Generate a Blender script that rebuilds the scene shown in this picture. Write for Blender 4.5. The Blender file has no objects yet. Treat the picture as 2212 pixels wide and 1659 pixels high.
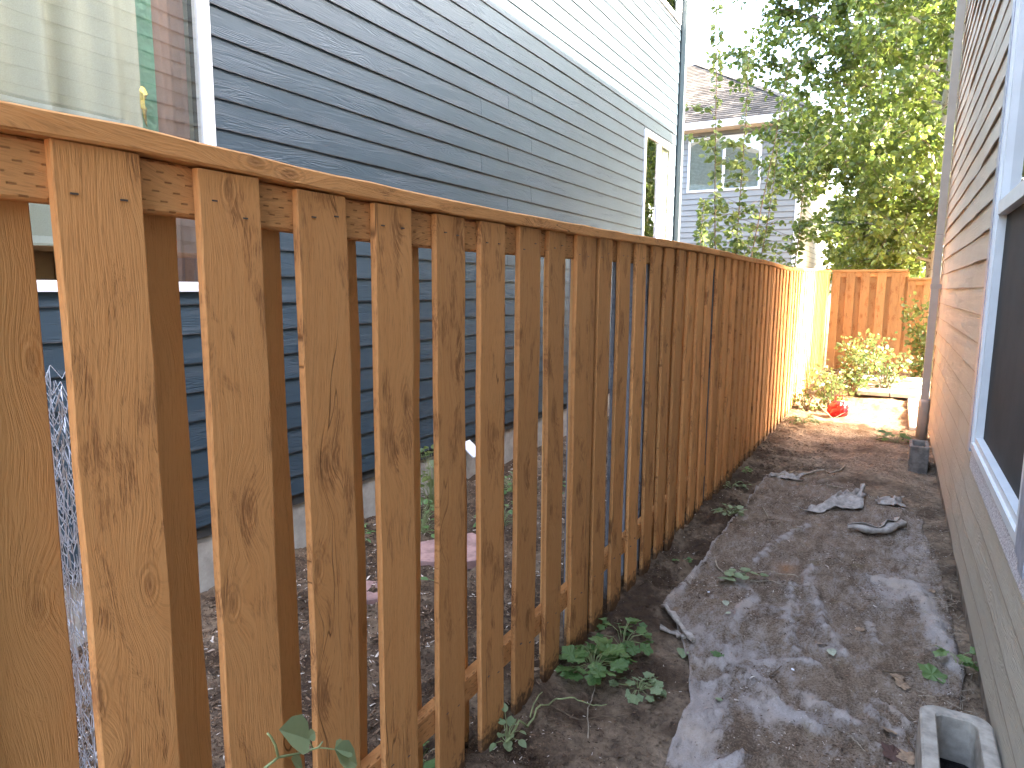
import bpy, math, random
import numpy as np
from mathutils import Matrix, Vector, Euler

# ------------------------------------------------------------------ camera, sky, sun
S = bpy.context.scene
CAMZ = 1.56
RW = np.array([[0.871, 0.492, 0.007], [-0.075, 0.119, 0.990], [0.486, -0.863, 0.140]])
# world axes of the camera: right / up / back, orthonormalised
PW, PH, PF = 2212.0, 1659.0, 1466.0
_fw = np.array([1942 - PW / 2, -(628 - PH / 2), -PF]); _fw /= np.linalg.norm(_fw)
_up = -np.array([1010 - PW / 2, -(11500 - PH / 2), -PF]); _up -= _up.dot(_fw) * _fw; _up /= np.linalg.norm(_up)
_rt = np.cross(_fw, _up)
RWC = np.stack([_rt, _fw, _up], 1)
CAM = np.array([0, 0, CAMZ])
cam = bpy.data.cameras.new('camera'); co = bpy.data.objects.new('camera', cam)
S.collection.objects.link(co); S.camera = co
M = Matrix([[float(v) for v in r] for r in RWC.T]).to_4x4(); M.translation = Vector((0, 0, CAMZ))
co.matrix_world = M
cam.sensor_width = 36; cam.lens = PF / PW * 36; cam.clip_start = 0.02; cam.clip_end = 2000

SUN_EL, SUN_AZ = math.radians(31), math.atan2(1.0, 0.25)        # azimuth from +y towards +x
sd = Vector((math.cos(SUN_EL) * math.sin(SUN_AZ), math.cos(SUN_EL) * math.cos(SUN_AZ), math.sin(SUN_EL)))
w = bpy.data.worlds.new('World'); S.world = w; w.use_nodes = True
wn = w.node_tree.nodes; wl = w.node_tree.links
sky = wn.new('ShaderNodeTexSky'); sky.sky_type = 'NISHITA'; sky.sun_disc = False
sky.sun_elevation = SUN_EL; sky.sun_rotation = SUN_AZ; sky.dust_density = 5.0; sky.air_density = 0.8; sky.ozone_density = 0.6
wl.new(sky.outputs[0], wn['Background'].inputs[0]); wn['Background'].inputs[1].default_value = 0.15
sl = bpy.data.lights.new('sun', 'SUN'); sl.energy = 2.8; sl.angle = math.radians(0.53); sl.color = (1, 0.93, 0.82)
so = bpy.data.objects.new('sun', sl); S.collection.objects.link(so)
so.rotation_euler = sd.to_track_quat('Z', 'Y').to_euler(); so.location = (6, 6, 12)
S.view_settings.view_transform = 'Standard'; S.view_settings.look = 'None'
S.view_settings.gamma = 1; S.view_settings.use_curve_mapping = False
S.view_settings.exposure = 4.5
S.cycles.max_bounces = 8; S.cycles.diffuse_bounces = 5; S.cycles.transparent_max_bounces = 8
S.cycles.use_denoising = True

random.seed(7); rng = np.random.default_rng(7)
COL = S.collection

# ------------------------------------------------------------------ pixel -> place on a plane (survey of the photograph)
def ray(u, v):
    return RWC.T @ np.array([u - PW / 2, -(v - PH / 2), -PF])
def onx(u, v, X):
    d = ray(u, v); return CAM + d * (X / d[0])
def ony(u, v, Y):
    d = ray(u, v); return CAM + d * (Y / d[1])
def onz(u, v, Z=0.0):
    d = ray(u, v); return CAM + d * ((Z - CAMZ) / d[2])
def o2(u, v): return u * 0.8848, v * 0.8848
def zg(a, b): return onz(*o2(1500 + a / 2.602, 1100 + b / 2.602))[:2]      # survey frame G
def zh(a, b): return onz(*o2(1660 + a / 2.613, 1240 + b / 2.613))[:2]      # survey frame H
def zf(a, b): return onz(*o2(830 + a / 2.613, 1240 + b / 2.613))[:2]       # survey frame F

# ------------------------------------------------------------------ noise
def _h(ix, iy, s):
    v = np.sin(ix * 127.1 + iy * 311.7 + s * 74.7) * 43758.5453
    return v - np.floor(v)
def vn(x, y, s=0):
    x = np.asarray(x, float); y = np.asarray(y, float)
    ix = np.floor(x); iy = np.floor(y); fx = x - ix; fy = y - iy
    fx = fx * fx * (3 - 2 * fx); fy = fy * fy * (3 - 2 * fy)
    a = _h(ix, iy, s); b = _h(ix + 1, iy, s); c = _h(ix, iy + 1, s); d = _h(ix + 1, iy + 1, s)
    return (a * (1 - fx) + b * fx) * (1 - fy) + (c * (1 - fx) + d * fx) * fy - 0.5
def fbm(x, y, s=0, o=4):
    t = 0; a = 1.0
    for k in range(o):
        t = t + a * vn(x * 2 ** k, y * 2 ** k, s + k * 3); a *= 0.5
    return t
def sst(a, b, x):
    t = np.clip((np.asarray(x, float) - a) / (b - a), 0, 1); return t * t * (3 - 2 * t)

def ground_h(x, y):
    x = np.asarray(x, float); y = np.asarray(y, float)
    z = 0.13 * sst(9.5, 13.5, y)
    z = z + 0.035 * np.exp(-((x + 1.12) / 0.22) ** 2)
    near = sst(16, 12, y) * sst(-3.4, -2.9, x) * sst(1.6, 0.6, x)
    z = z + near * (0.055 * fbm(x * 2.2, y * 2.2, 3, 3) + 0.03 * fbm(x * 9, y * 9, 5, 3) + 0.012 * fbm(x * 34, y * 34, 9, 2))
    clod = np.clip(fbm(x * 14, y * 14, 21, 3), 0.05, 1) - 0.05
    side = sst(-0.75, -1.0, x) * near * sst(7.5, 5, y)
    z = z + 0.085 * clod * side
    return z
def gz(x, y): return float(ground_h(np.array([x]), np.array([y]))[0])

# ------------------------------------------------------------------ material helper
class NT:
    def __init__(s, name):
        s.m = bpy.data.materials.new(name); s.m.use_nodes = True
        s.t = s.m.node_tree; s.n = s.t.nodes; s.l = s.t.links
        s.b = s.n['Principled BSDF']; s.out = s.n['Material Output']
    def put(s, node, i, v):
        if v is None: return
        sock = node.inputs[i]
        if hasattr(v, 'links') or isinstance(v, bpy.types.NodeSocket): s.l.new(v, sock)
        else:
            if sock.type == 'RGBA' and len(v) == 3: v = (*v, 1)
            sock.default_value = v
    def math(s, op, a, b=0.0, c=0.0, clamp=False):
        n = s.n.new('ShaderNodeMath'); n.operation = op; n.use_clamp = clamp
        s.put(n, 0, a); s.put(n, 1, b); s.put(n, 2, c); return n.outputs[0]
    def vmath(s, op, a, b=(0, 0, 0)):
        n = s.n.new('ShaderNodeVectorMath'); n.operation = op; s.put(n, 0, a); s.put(n, 1, b); return n.outputs[0]
    def coord(s, k='Object'):
        n = s.n.new('ShaderNodeTexCoord'); return n.outputs[k]
    def pos(s): return s.n.new('ShaderNodeNewGeometry').outputs['Position']
    def rnd(s): return s.n.new('ShaderNodeObjectInfo').outputs['Random']
    def sep(s, v):
        n = s.n.new('ShaderNodeSeparateXYZ'); s.put(n, 0, v); return n.outputs
    def comb(s, x, y, z):
        n = s.n.new('ShaderNodeCombineXYZ'); s.put(n, 0, x); s.put(n, 1, y); s.put(n, 2, z); return n.outputs[0]
    def noise(s, v, scale=5, detail=3, rough=0.5, dist=0.0):
        n = s.n.new('ShaderNodeTexNoise'); s.put(n, 'Vector', v); s.put(n, 'Scale', float(scale))
        s.put(n, 'Detail', float(detail)); s.put(n, 'Roughness', rough); s.put(n, 'Distortion', float(dist)); return n.outputs[0]
    def voro(s, v, scale=5, feature='F1', rand=1.0, out=0, dim='3D'):
        n = s.n.new('ShaderNodeTexVoronoi'); n.voronoi_dimensions = dim; n.feature = feature; s.put(n, 'Vector', v); s.put(n, 'Scale', float(scale))
        s.put(n, 'Randomness', rand); return n.outputs[out]
    def ss(s, v, a, b, lo=0.0, hi=1.0):
        n = s.n.new('ShaderNodeMapRange'); n.interpolation_type = 'SMOOTHSTEP'
        s.put(n, 0, v); s.put(n, 1, a); s.put(n, 2, b); s.put(n, 3, lo); s.put(n, 4, hi); return n.outputs[0]
    def mix(s, f, a, b, mode='MIX'):
        n = s.n.new('ShaderNodeMix'); n.data_type = 'RGBA'; n.blend_type = mode
        s.put(n, 0, f); s.put(n, 6, a); s.put(n, 7, b); return n.outputs[2]
    def attr(s, name):
        n = s.n.new('ShaderNodeAttribute'); n.attribute_name = name; return n.outputs
    def bump(s, h, strength=0.5, dist=0.01, normal=None):
        n = s.n.new('ShaderNodeBump'); s.put(n, 'Strength', strength); s.put(n, 'Distance', dist); s.put(n, 'Height', h)
        if normal is not None: s.put(n, 'Normal', normal)
        return n.outputs[0]
    def fin(s, col=None, rough=0.8, bump=None, spec=0.3, metal=0.0):
        s.put(s.b, 'Base Color', col); s.put(s.b, 'Roughness', rough); s.put(s.b, 'Metallic', metal)
        s.put(s.b, 'Specular IOR Level', spec)
        if bump is not None: s.put(s.b, 'Normal', bump)
        return s.m

def mat_wood(name, along, base, dark, lightc, knots=True, incised=False, fuzz=1.0):
    t = NT(name); c = t.sep(t.coord()); r = t.math('MULTIPLY', t.rnd(), 57.0)
    if along == 'z': ac, th, al = c[1], c[0], c[2]
    elif along == 'x': ac, th, al = c[2], c[1], c[0]
    elif along == 'xz': ac, th, al = c[0], c[1], c[2]
    else: ac, th, al = c[2], c[0], c[1]
    al = t.math('ADD', al, r)
    k = t.voro(t.comb(t.math('ADD', t.math('MULTIPLY', ac, 6.5), r), t.math('MULTIPLY', al, 2.9), 0.0), 1.0, dim='2D')
    bend = t.ss(k, 0.0, 0.45, 0.034, 0.0)
    lowf = t.noise(t.comb(t.math('MULTIPLY', ac, 4.0), r, t.math('MULTIPLY', al, 1.3)), 1.0, 2)
    ac2 = t.math('ADD', t.math('ADD', ac, bend), t.math('MULTIPLY', lowf, 0.12))
    ln = t.noise(t.comb(t.math('MULTIPLY', ac2, 150.0), t.math('MULTIPLY', th, 60.0), t.math('MULTIPLY', al, 3.0)), 1.0, 3, 0.55, 0.4)
    fine = t.noise(t.comb(t.math('MULTIPLY', ac2, 420.0), t.math('MULTIPLY', th, 200.0), t.math('MULTIPLY', al, 26.0)), 1.0, 3, 0.6)
    rings = t.math('SINE', t.math('MULTIPLY', t.math('ADD', k, t.math('MULTIPLY', fine, 0.03)), 110.0))
    kmask = t.ss(k, 0.10, 0.17, 1.0, 0.0) if knots else t.math('MULTIPLY', k, 0.0)
    blot = t.noise(t.comb(t.math('MULTIPLY', ac, 16.0), r, t.math('MULTIPLY', al, 5.0)), 1.0, 5, 0.68, 0.6)
    bm = t.ss(t.math('ADD', blot, t.ss(k, 0.05, 0.3, 0.12, 0.0)), 0.52, 0.66)
    bm = t.math('MULTIPLY', bm, t.ss(fine, 0.35, 0.62))
    col = t.mix(t.ss(ln, 0.3, 0.7, 0.25, 0.9), lightc, base)
    col = t.mix(t.math('MULTIPLY', t.ss(fine, 0.48, 0.74), 0.42), col, dark)
    col = t.mix(t.math('MULTIPLY', bm, 0.9 * fuzz), col, dark)
    core = t.ss(k, 0.02, 0.075, 1.0, 0.0) if knots else None
    if knots:
        rr = t.math('MULTIPLY', t.ss(rings, 0.2, 0.9), t.math('MULTIPLY', t.ss(k, 0.08, 0.24, 1.0, 0.0), 0.24))
        col = t.mix(rr, col, dark)
        col = t.mix(t.math('MULTIPLY', core, 0.6), col, dark)
    # long drying checks
    ck = t.noise(t.comb(t.math('MULTIPLY', ac2, 26.0), r, t.math('MULTIPLY', al, 1.1)), 1.0, 1, 0.4)
    ckm = t.math('MULTIPLY', t.ss(t.math('ABSOLUTE', t.math('SUBTRACT', ck, 0.5)), 0.0, 0.006, 1.0, 0.0), t.ss(lowf, 0.52, 0.62))
    col = t.mix(t.math('MULTIPLY', ckm, 0.65), col, (0.05, 0.02, 0.01))
    # overall tone differences between boards
    tone = t.ss(t.math('FRACT', t.math('MULTIPLY', t.rnd(), 7.31)), 0, 1, 0.82, 1.12)
    hsv = t.n.new('ShaderNodeHueSaturation'); t.put(hsv, 'Color', col); t.put(hsv, 'Value', tone); col = hsv.outputs[0]
    h = t.math('ADD', t.math('MULTIPLY', ln, 0.5), t.math('MULTIPLY', fine, 0.55))
    h = t.math('SUBTRACT', h, t.math('MULTIPLY', bm, 0.5)); h = t.math('SUBTRACT', h, t.math('MULTIPLY', ckm, 1.5))
    h = t.math('ADD', h, t.math('MULTIPLY', kmask, t.math('MULTIPLY', rings, 0.15)))
    if incised:
        bx = t.math('FRACT', t.math('MULTIPLY', ac, 62.0)); row = t.math('FLOOR', t.math('MULTIPLY', ac, 62.0))
        by = t.math('FRACT', t.math('ADD', t.math('MULTIPLY', al, 26.0), t.math('MULTIPLY', row, 0.37)))
        im = t.math('MULTIPLY', t.ss(t.math('ABSOLUTE', t.math('SUBTRACT', bx, 0.5)), 0.05, 0.12, 1, 0),
                    t.ss(t.math('ABSOLUTE', t.math('SUBTRACT', by, 0.5)), 0.13, 0.2, 1, 0))
        col = t.mix(t.math('MULTIPLY', im, 0.75), col, dark); h = t.math('SUBTRACT', h, im)
    # splashed soil at the foot, ragged
    wz = t.sep(t.pos())[2]
    dn = t.noise(t.pos(), 38, 4, 0.6)
    dm = t.ss(t.math('SUBTRACT', t.math('MULTIPLY', dn, 0.22), wz), -0.02, 0.05)
    col = t.mix(t.math('MULTIPLY', dm, 0.85), col, (0.075, 0.045, 0.028))
    return t.fin(col, 0.85, t.bump(h, 0.6, 0.004), 0.12)

WB, WD, WL = (0.560, 0.258, 0.090), (0.26, 0.112, 0.043), (0.61, 0.30, 0.112)
m_wood = mat_wood('stained_cedar_upright', 'z', WB, WD, WL)
m_wood_face = mat_wood('stained_cedar_upright_far', 'xz', (0.40, 0.235, 0.105), WD, (0.45, 0.27, 0.125))
m_wood_y = mat_wood('stained_cedar_rail', 'y', WB, WD, WL, fuzz=0.7)
m_wood_rail = mat_wood('stained_treated_rail', 'y', (0.55, 0.265, 0.10), WD, (0.59, 0.30, 0.118), knots=False, incised=True, fuzz=0.4)
m_wood_x = mat_wood('stained_cedar_rail_cross', 'x', (0.40, 0.235, 0.105), WD, (0.45, 0.27, 0.125), knots=False, fuzz=0.5)
m_wood_back = mat_wood('stained_cedar_smooth', 'z', (0.63, 0.33, 0.125), (0.42, 0.205, 0.078), (0.65, 0.34, 0.13), fuzz=0.15)
m_wood_grey = mat_wood('bare_weathered_cedar', 'z', (0.17, 0.17, 0.18), (0.06, 0.055, 0.06), (0.24, 0.24, 0.25), fuzz=0.6)

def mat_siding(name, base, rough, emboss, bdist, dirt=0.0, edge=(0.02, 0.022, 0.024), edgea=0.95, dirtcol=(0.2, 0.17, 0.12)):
    t = NT(name); p = t.coord(); c = t.sep(p); r = t.math('MULTIPLY', t.rnd(), 91.0)
    al = t.math('ADD', c[1], r)
    warp = t.noise(t.comb(r, t.math('MULTIPLY', al, 0.9), t.math('MULTIPLY', c[2], 9.0)), 1.0, 3)
    z2 = t.math('ADD', t.math('MULTIPLY', c[2], 1.0), t.math('MULTIPLY', warp, 0.20))
    g = t.noise(t.comb(r, t.math('MULTIPLY', al, 3.0), t.math('MULTIPLY', z2, 95.0)), 1.0, 3, 0.55, 0.3)
    ring = t.math('SINE', t.math('MULTIPLY', z2, 900.0))
    am = t.ss(t.noise(t.comb(r, t.math('MULTIPLY', al, 1.4), t.math('MULTIPLY', c[2], 6)), 1.0, 2), 0.4, 0.62)
    h = t.math('ADD', g, t.math('MULTIPLY', t.math('MULTIPLY', ring, am), 0.22))
    v = t.noise(t.pos(), 1.7, 3)
    col = t.mix(t.ss(v, 0.35, 0.7), base, tuple(x * 0.9 for x in base))
    col = t.mix(t.math('MULTIPLY', t.ss(g, 0.5, 0.75), 0.16), col, tuple(x * 0.6 for x in base))
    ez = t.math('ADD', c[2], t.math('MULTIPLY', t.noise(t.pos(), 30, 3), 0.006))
    col = t.mix(t.ss(ez, 0.005, 0.012, edgea, 0.0), col, edge)  # drip-edge dirt, on grey boards deepened to paint in the shadow under laps
    if dirt:
        col = t.mix(t.math('MULTIPLY', t.ss(t.noise(t.pos(), 5.5, 5, 0.65), 0.45, 0.75), dirt), col, dirtcol)
    return t.fin(col, rough, t.bump(h, emboss, bdist), 0.35)
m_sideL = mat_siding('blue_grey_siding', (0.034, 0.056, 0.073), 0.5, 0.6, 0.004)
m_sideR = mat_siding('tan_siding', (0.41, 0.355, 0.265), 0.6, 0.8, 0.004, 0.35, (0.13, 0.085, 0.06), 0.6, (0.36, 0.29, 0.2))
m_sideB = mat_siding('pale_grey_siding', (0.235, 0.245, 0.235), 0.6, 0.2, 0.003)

def mat_plain(name, col, rough=0.6, var=0.12, scale=12, bs=0.2, bd=0.002, spec=0.3, metal=0.0, second=None, thr=(0.5, 0.7)):
    t = NT(name); p = t.coord()
    n = t.noise(p, scale, 4, 0.6)
    c2 = tuple(max(0, x * (1 - var * 2)) for x in col) if second is None else second
    c = t.mix(t.ss(n, thr[0] - (0.2 if second is None else 0), thr[1]), col, c2)
    return t.fin(c, rough, t.bump(t.noise(p, scale * 6, 3), bs, bd), spec, metal)
m_white = mat_plain('white_vinyl', (0.78, 0.78, 0.79), 0.35, 0.03, 4, 0.05)
m_vinyl = mat_plain('aged_vinyl', (0.64, 0.64, 0.62), 0.4, 0.05, 6, 0.1)
m_trim_dark = mat_plain('grey_green_trim', (0.10, 0.125, 0.125), 0.5, 0.06, 3, 0.1)
m_trim_white = mat_plain('white_trim', (0.72, 0.72, 0.72), 0.5, 0.05, 3, 0.1)
m_spout = mat_plain('taupe_downspout', (0.40, 0.34, 0.27), 0.42, 0.06, 6, 0.12)
m_flash = mat_plain('dull_galvanised_flashing', (0.40, 0.41, 0.45), 0.48, 0.16, 22, 0.3, 0.002, 0.5, 0.35)
m_conc = mat_plain('concrete', (0.42, 0.36, 0.285), 0.9, 0.2, 18, 0.6, 0.004, 0.2)
m_found = mat_plain('foundation_concrete', (0.42, 0.385, 0.33), 0.9, 0.16, 9, 0.5, 0.004, 0.2)
m_found2 = mat_plain('stained_foundation_concrete', (0.27, 0.22, 0.165), 0.9, 0.3, 9, 0.5, 0.004, 0.2)
m_paver = mat_plain('pale_paver', (0.50, 0.46, 0.40), 0.9, 0.12, 14, 0.5, 0.003, 0.2)
m_pink = mat_plain('pink_stone', (0.42, 0.25, 0.21), 0.9, 0.2, 14, 0.5, 0.004, 0.2)
m_screen = mat_plain('dark_insect_screen', (0.055, 0.054, 0.05), 0.85, 0.12, 3, 0.1, 0.001, 0.1)
m_dark = mat_plain('unlit_interior', (0.05, 0.05, 0.048), 0.9, 0.1, 3)
m_room = mat_plain('room_wall', (0.30, 0.29, 0.26), 0.9, 0.1, 3)
m_wire = mat_plain('galvanised_wire', (0.62, 0.64, 0.68), 0.35, 0.05, 9, 0, 0.001, 0.5, 0.6)
m_bark = mat_plain('pale_grey_bark', (0.36, 0.34, 0.30), 0.9, 0.3, 14, 0.8, 0.01, 0.2, 0.0, (0.12, 0.10, 0.085), (0.55, 0.66))
m_twig = mat_plain('brown_twig', (0.17, 0.115, 0.07), 0.85, 0.25, 40, 0.5)
m_stick = mat_plain('dry_pale_stick', (0.42, 0.33, 0.23), 0.85, 0.25, 40, 0.5)
m_stemg = mat_plain('green_stem', (0.30, 0.33, 0.14), 0.6, 0.15, 30, 0.2)
m_nail = mat_plain('nail_head', (0.12, 0.09, 0.07), 0.5, 0.1, 30, 0, 0.001, 0.5, 0.4)
m_hose = mat_plain('pale_garden_hose', (0.52, 0.54, 0.44), 0.4, 0.08, 10, 0.1)
m_blackp = mat_plain('black_plastic', (0.02, 0.02, 0.022), 0.4, 0.1, 10, 0.1)
m_mulch = mat_plain('dark_mulch', (0.03, 0.026, 0.024), 0.95, 0.3, 30, 1.0, 0.02, 0.1)
m_soffit = mat_plain('soffit_paint', (0.5, 0.46, 0.38), 0.7, 0.05, 4)
m_dryleaf = mat_plain('dry_leaf_surface', (0.34, 0.22, 0.13), 0.8, 0.25, 40, 0.4)
m_paleleaf = mat_plain('pale_withered_leaf_surface', (0.40, 0.40, 0.27), 0.8, 0.2, 40, 0.4)

def mat_shingle():
    t = NT('asphalt_shingle'); r = t.rnd(); n = t.noise(t.pos(), 60, 3)
    c = t.mix(t.ss(t.math('ADD', t.math('MULTIPLY', r, 0.7), t.math('MULTIPLY', n, 0.3)), 0.1, 0.9), (0.060, 0.052, 0.044), (0.145, 0.125, 0.10))
    return t.fin(c, 0.95, t.bump(n, 0.5, 0.004), 0.1)
m_shingle = mat_shingle()

def mat_leaf(name, c1, c2, trans=0.4, gloss=0.35, tcol=None):
    t = NT(name)
    a = t.attr('tint')[2]; n = t.noise(t.coord(), 90, 2)
    f = t.math('ADD', t.math('MULTIPLY', a, 0.75), t.math('MULTIPLY', n, 0.25))
    c = t.mix(f, c1, c2)
    t.fin(c, gloss, None, 0.4)
    tr = t.n.new('ShaderNodeBsdfTranslucent')
    tc = t.mix(f, tuple(min(1, x * 1.8) for x in c1), tuple(min(1, x * 1.9) for x in c2)) if tcol is None else tcol
    t.put(tr, 0, tc)
    mx = t.n.new('ShaderNodeMixShader'); mx.inputs[0].default_value = trans
    t.l.new(t.b.outputs[0], mx.inputs[1]); t.l.new(tr.outputs[0], mx.inputs[2]); t.l.new(mx.outputs[0], t.out.inputs[0])
    return t.m
m_leaf_tree = mat_leaf('aspen_leaf', (0.042, 0.078, 0.014), (0.15, 0.185, 0.034), 0.35, 0.32)
m_leaf_sap = mat_leaf('sapling_leaf', (0.06, 0.095, 0.024), (0.16, 0.185, 0.05), 0.35, 0.4)
m_leaf_weed = mat_leaf('weed_leaf', (0.06, 0.125, 0.03), (0.15, 0.22, 0.065), 0.25, 0.5)
m_leaf_rose = mat_leaf('rose_leaf', (0.05, 0.085, 0.022), (0.12, 0.145, 0.045), 0.3, 0.45)
m_leaf_dull = mat_leaf('wilted_leaf', (0.14, 0.19, 0.08), (0.26, 0.30, 0.15), 0.2, 0.6)

def mat_glass(name, tint=(0.93, 0.97, 0.95), boost=0.0):
    t = NT(name); t.n.remove(t.b)
    tr = t.n.new('ShaderNodeBsdfTransparent'); t.put(tr, 0, tint)
    gl = t.n.new('ShaderNodeBsdfGlossy'); gl.inputs['Roughness'].default_value = 0.01
    fr = t.n.new('ShaderNodeLayerWeight'); fr.inputs[0].default_value = 0.5
    f = t.math('ADD', t.math('MULTIPLY', t.math('POWER', fr.outputs['Facing'], 4.0), 0.9), boost, clamp=True)
    wv = t.bump(t.noise(t.coord(), 2.2, 1), 0.06, 0.02); t.l.new(wv, gl.inputs['Normal'])
    mx = t.n.new('ShaderNodeMixShader'); t.l.new(f, mx.inputs[0])
    t.l.new(tr.outputs[0], mx.inputs[1]); t.l.new(gl.outputs[0], mx.inputs[2]); t.l.new(mx.outputs[0], t.out.inputs[0])
    return t.m
m_glass = mat_glass('window_glass', boost=0.28)
m_glass3 = mat_glass('mirror_like_window_glass', (0.35, 0.4, 0.36), 0.5)
m_glass2 = mat_glass('reflective_window_glass', (0.8, 0.85, 0.8), 0.35)

def mat_soil():
    t = NT('soil'); p = t.pos(); c = t.sep(p)
    n1 = t.noise(p, 3.2, 5, 0.65); n2 = t.noise(p, 28, 5, 0.7); n3 = t.noise(p, 190, 3, 0.6)
    mulch, grey = (0.088, 0.055, 0.033), (0.37, 0.265, 0.172)
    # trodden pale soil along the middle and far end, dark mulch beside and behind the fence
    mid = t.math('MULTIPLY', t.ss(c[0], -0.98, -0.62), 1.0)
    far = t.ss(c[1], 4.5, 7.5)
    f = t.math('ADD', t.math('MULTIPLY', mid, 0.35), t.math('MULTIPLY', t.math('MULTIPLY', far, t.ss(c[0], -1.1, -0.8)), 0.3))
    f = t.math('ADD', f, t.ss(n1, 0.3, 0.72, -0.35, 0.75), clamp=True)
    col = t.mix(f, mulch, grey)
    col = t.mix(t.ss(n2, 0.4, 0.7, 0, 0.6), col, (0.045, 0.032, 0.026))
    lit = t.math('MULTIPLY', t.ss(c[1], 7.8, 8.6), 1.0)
    col = t.mix(t.math('MULTIPLY', lit, 0.75), col, (0.17, 0.115, 0.065))  # soil colour follows the sunlit end, toned down against its glare
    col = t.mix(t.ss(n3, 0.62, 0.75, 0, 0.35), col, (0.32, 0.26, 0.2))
    h = t.math('ADD', t.math('MULTIPLY', n2, 1.0), t.math('MULTIPLY', n3, 0.35))
    return t.fin(col, 0.95, t.bump(h, 1.0, 0.03), 0.1)
m_soil = mat_soil()

def mat_fabric():
    t = NT('dusty_landscape_fabric'); p = t.pos()
    cl = t.attr('clean')[2]
    q = t.vmath('MULTIPLY', p, (1.5, 0.62, 1.0)); n1 = t.noise(q, 6.5, 6, 0.75, 0.6); n2 = t.noise(q, 17, 7, 0.78, 0.4); n3 = t.noise(p, 120, 4, 0.65); n4 = t.noise(p, 420, 2)
    fab = t.mix(t.ss(n3, 0.3, 0.7), (0.37, 0.318, 0.275), (0.29, 0.237, 0.195))
    fab = t.mix(t.ss(t.noise(p, 5, 4), 0.45, 0.7, 0, 0.45), fab, (0.38, 0.285, 0.20))
    d = t.mix(t.ss(t.math('ADD', t.math('MULTIPLY', n3, 0.5), t.math('MULTIPLY', n1, 0.5)), 0.38, 0.62), (0.085, 0.056, 0.035), (0.25, 0.178, 0.118))
    f = t.math('ADD', cl, t.math('MULTIPLY', t.math('SUBTRACT', n2, 0.5), 2.3))
    f = t.math('ADD', f, t.math('MULTIPLY', t.math('SUBTRACT', n1, 0.5), 1.3))
    f = t.math('ADD', f, t.math('MULTIPLY', t.math('SUBTRACT', n3, 0.5), 1.2))
    f = t.ss(f, 0.12, 1.0)
    col = t.mix(f, d, fab)
    col = t.mix(t.ss(n4, 0.64, 0.74, 0, 0.75), col, (0.05, 0.035, 0.025))
    col = t.mix(t.math('MULTIPLY', t.ss(t.noise(p, 7.5, 3), 0.63, 0.72, 0, 0.5), t.ss(n3, .4, .6)), col, (0.13, 0.10, 0.03))
    col = t.mix(t.math('MULTIPLY', t.attr('rust')[2], t.ss(n2, 0.35, 0.65, 0.2, 0.75)), col, (0.36, 0.15, 0.05))
    h = t.math('ADD', t.math('MULTIPLY', t.math('SUBTRACT', 1.0, f), t.math('ADD', n3, 0.4)), t.math('MULTIPLY', n4, 0.12))
    return t.fin(col, 0.95, t.bump(h, 0.7, 0.008), 0.1)
m_fab = mat_fabric()
m_fab2 = mat_plain('grey_fabric_scrap', (0.46, 0.39, 0.32), 0.95, 0.22, 26, 0.6, 0.003, 0.1)

def mat_chip():
    t = NT('bark_chip'); a = t.attr('tint')[2]
    c = t.mix(t.ss(a, 0.0, 0.85), (0.05, 0.03, 0.019), (0.22, 0.14, 0.085))
    c = t.mix(t.ss(a, 0.90, 0.94), c, (0.6, 0.5, 0.4))
    return t.fin(c, 0.9, None, 0.2)
m_chip = mat_chip()

def mat_cloth(name, col, rough=0.9, trans=0.0):
    t = NT(name); p = t.coord(); n = t.noise(p, 300, 2)
    c = t.mix(t.ss(n, 0.3, 0.7), col, tuple(x * 0.85 for x in col)); t.fin(c, rough, t.bump(n, 0.15, 0.001), 0.1)
    return t.m
m_curt = mat_cloth('pale_curtain', (0.45, 0.45, 0.37))
m_curt_red = mat_cloth('rust_red_curtain', (0.26, 0.16, 0.13))
m_green = mat_plain('green_foil', (0.12, 0.28, 0.19), 0.35, 0.15, 7, 0.6, 0.01, 0.5, 0.2)
m_gold = mat_plain('gold_foil', (0.95, 0.72, 0.20), 0.25, 0.15, 14, 0.8, 0.01, 0.6, 0.9)
m_red = mat_plain('red_plastic', (0.62, 0.02, 0.02), 0.3, 0.1, 9, 0.3, 0.004, 0.5)

# ------------------------------------------------------------------ mesh helpers
ORG = {}
def link(o, parent, loc):
    COL.objects.link(o)
    if parent is not None:
        o.parent = parent; p = ORG[parent.name]; o.location = Vector(loc) - p
    else: o.location = loc
    ORG[o.name] = Vector(loc)
    return o
def mesh(name, V, F, mat, parent=None, loc=(0, 0, 0), smooth=False, tint=None, attrs=None):
    me = bpy.data.meshes.new(name)
    if isinstance(V, np.ndarray): V = V.tolist()
    if isinstance(F, np.ndarray): F = F.tolist()
    me.from_pydata(V, [], F)
    if smooth: me.polygons.foreach_set('use_smooth', [True] * len(me.polygons))
    if tint is not None:
        a = me.attributes.new('tint', 'FLOAT', 'POINT'); a.data.foreach_set('value', np.asarray(tint, dtype=np.float32))
    for k, v in (attrs or {}).items():
        a = me.attributes.new(k, 'FLOAT', 'POINT'); a.data.foreach_set('value', np.asarray(v, dtype=np.float32))
    me.materials.append(mat); me.update()
    return link(bpy.data.objects.new(name, me), parent, loc)
def empty(name, loc, label, cat, group=None):
    o = bpy.data.objects.new(name, None); o.empty_display_size = 0.1; link(o, None, loc)
    return tag(o, label, cat, group)
def tag(o, label=None, cat=None, group=None, kind=None):
    if label: o['label'] = label
    if cat: o['category'] = cat
    if group: o['group'] = group
    if kind: o['kind'] = kind
    return o
BOXF = [(0, 3, 2, 1), (4, 5, 6, 7), (0, 1, 5, 4), (1, 2, 6, 5), (2, 3, 7, 6), (3, 0, 4, 7)]
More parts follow.
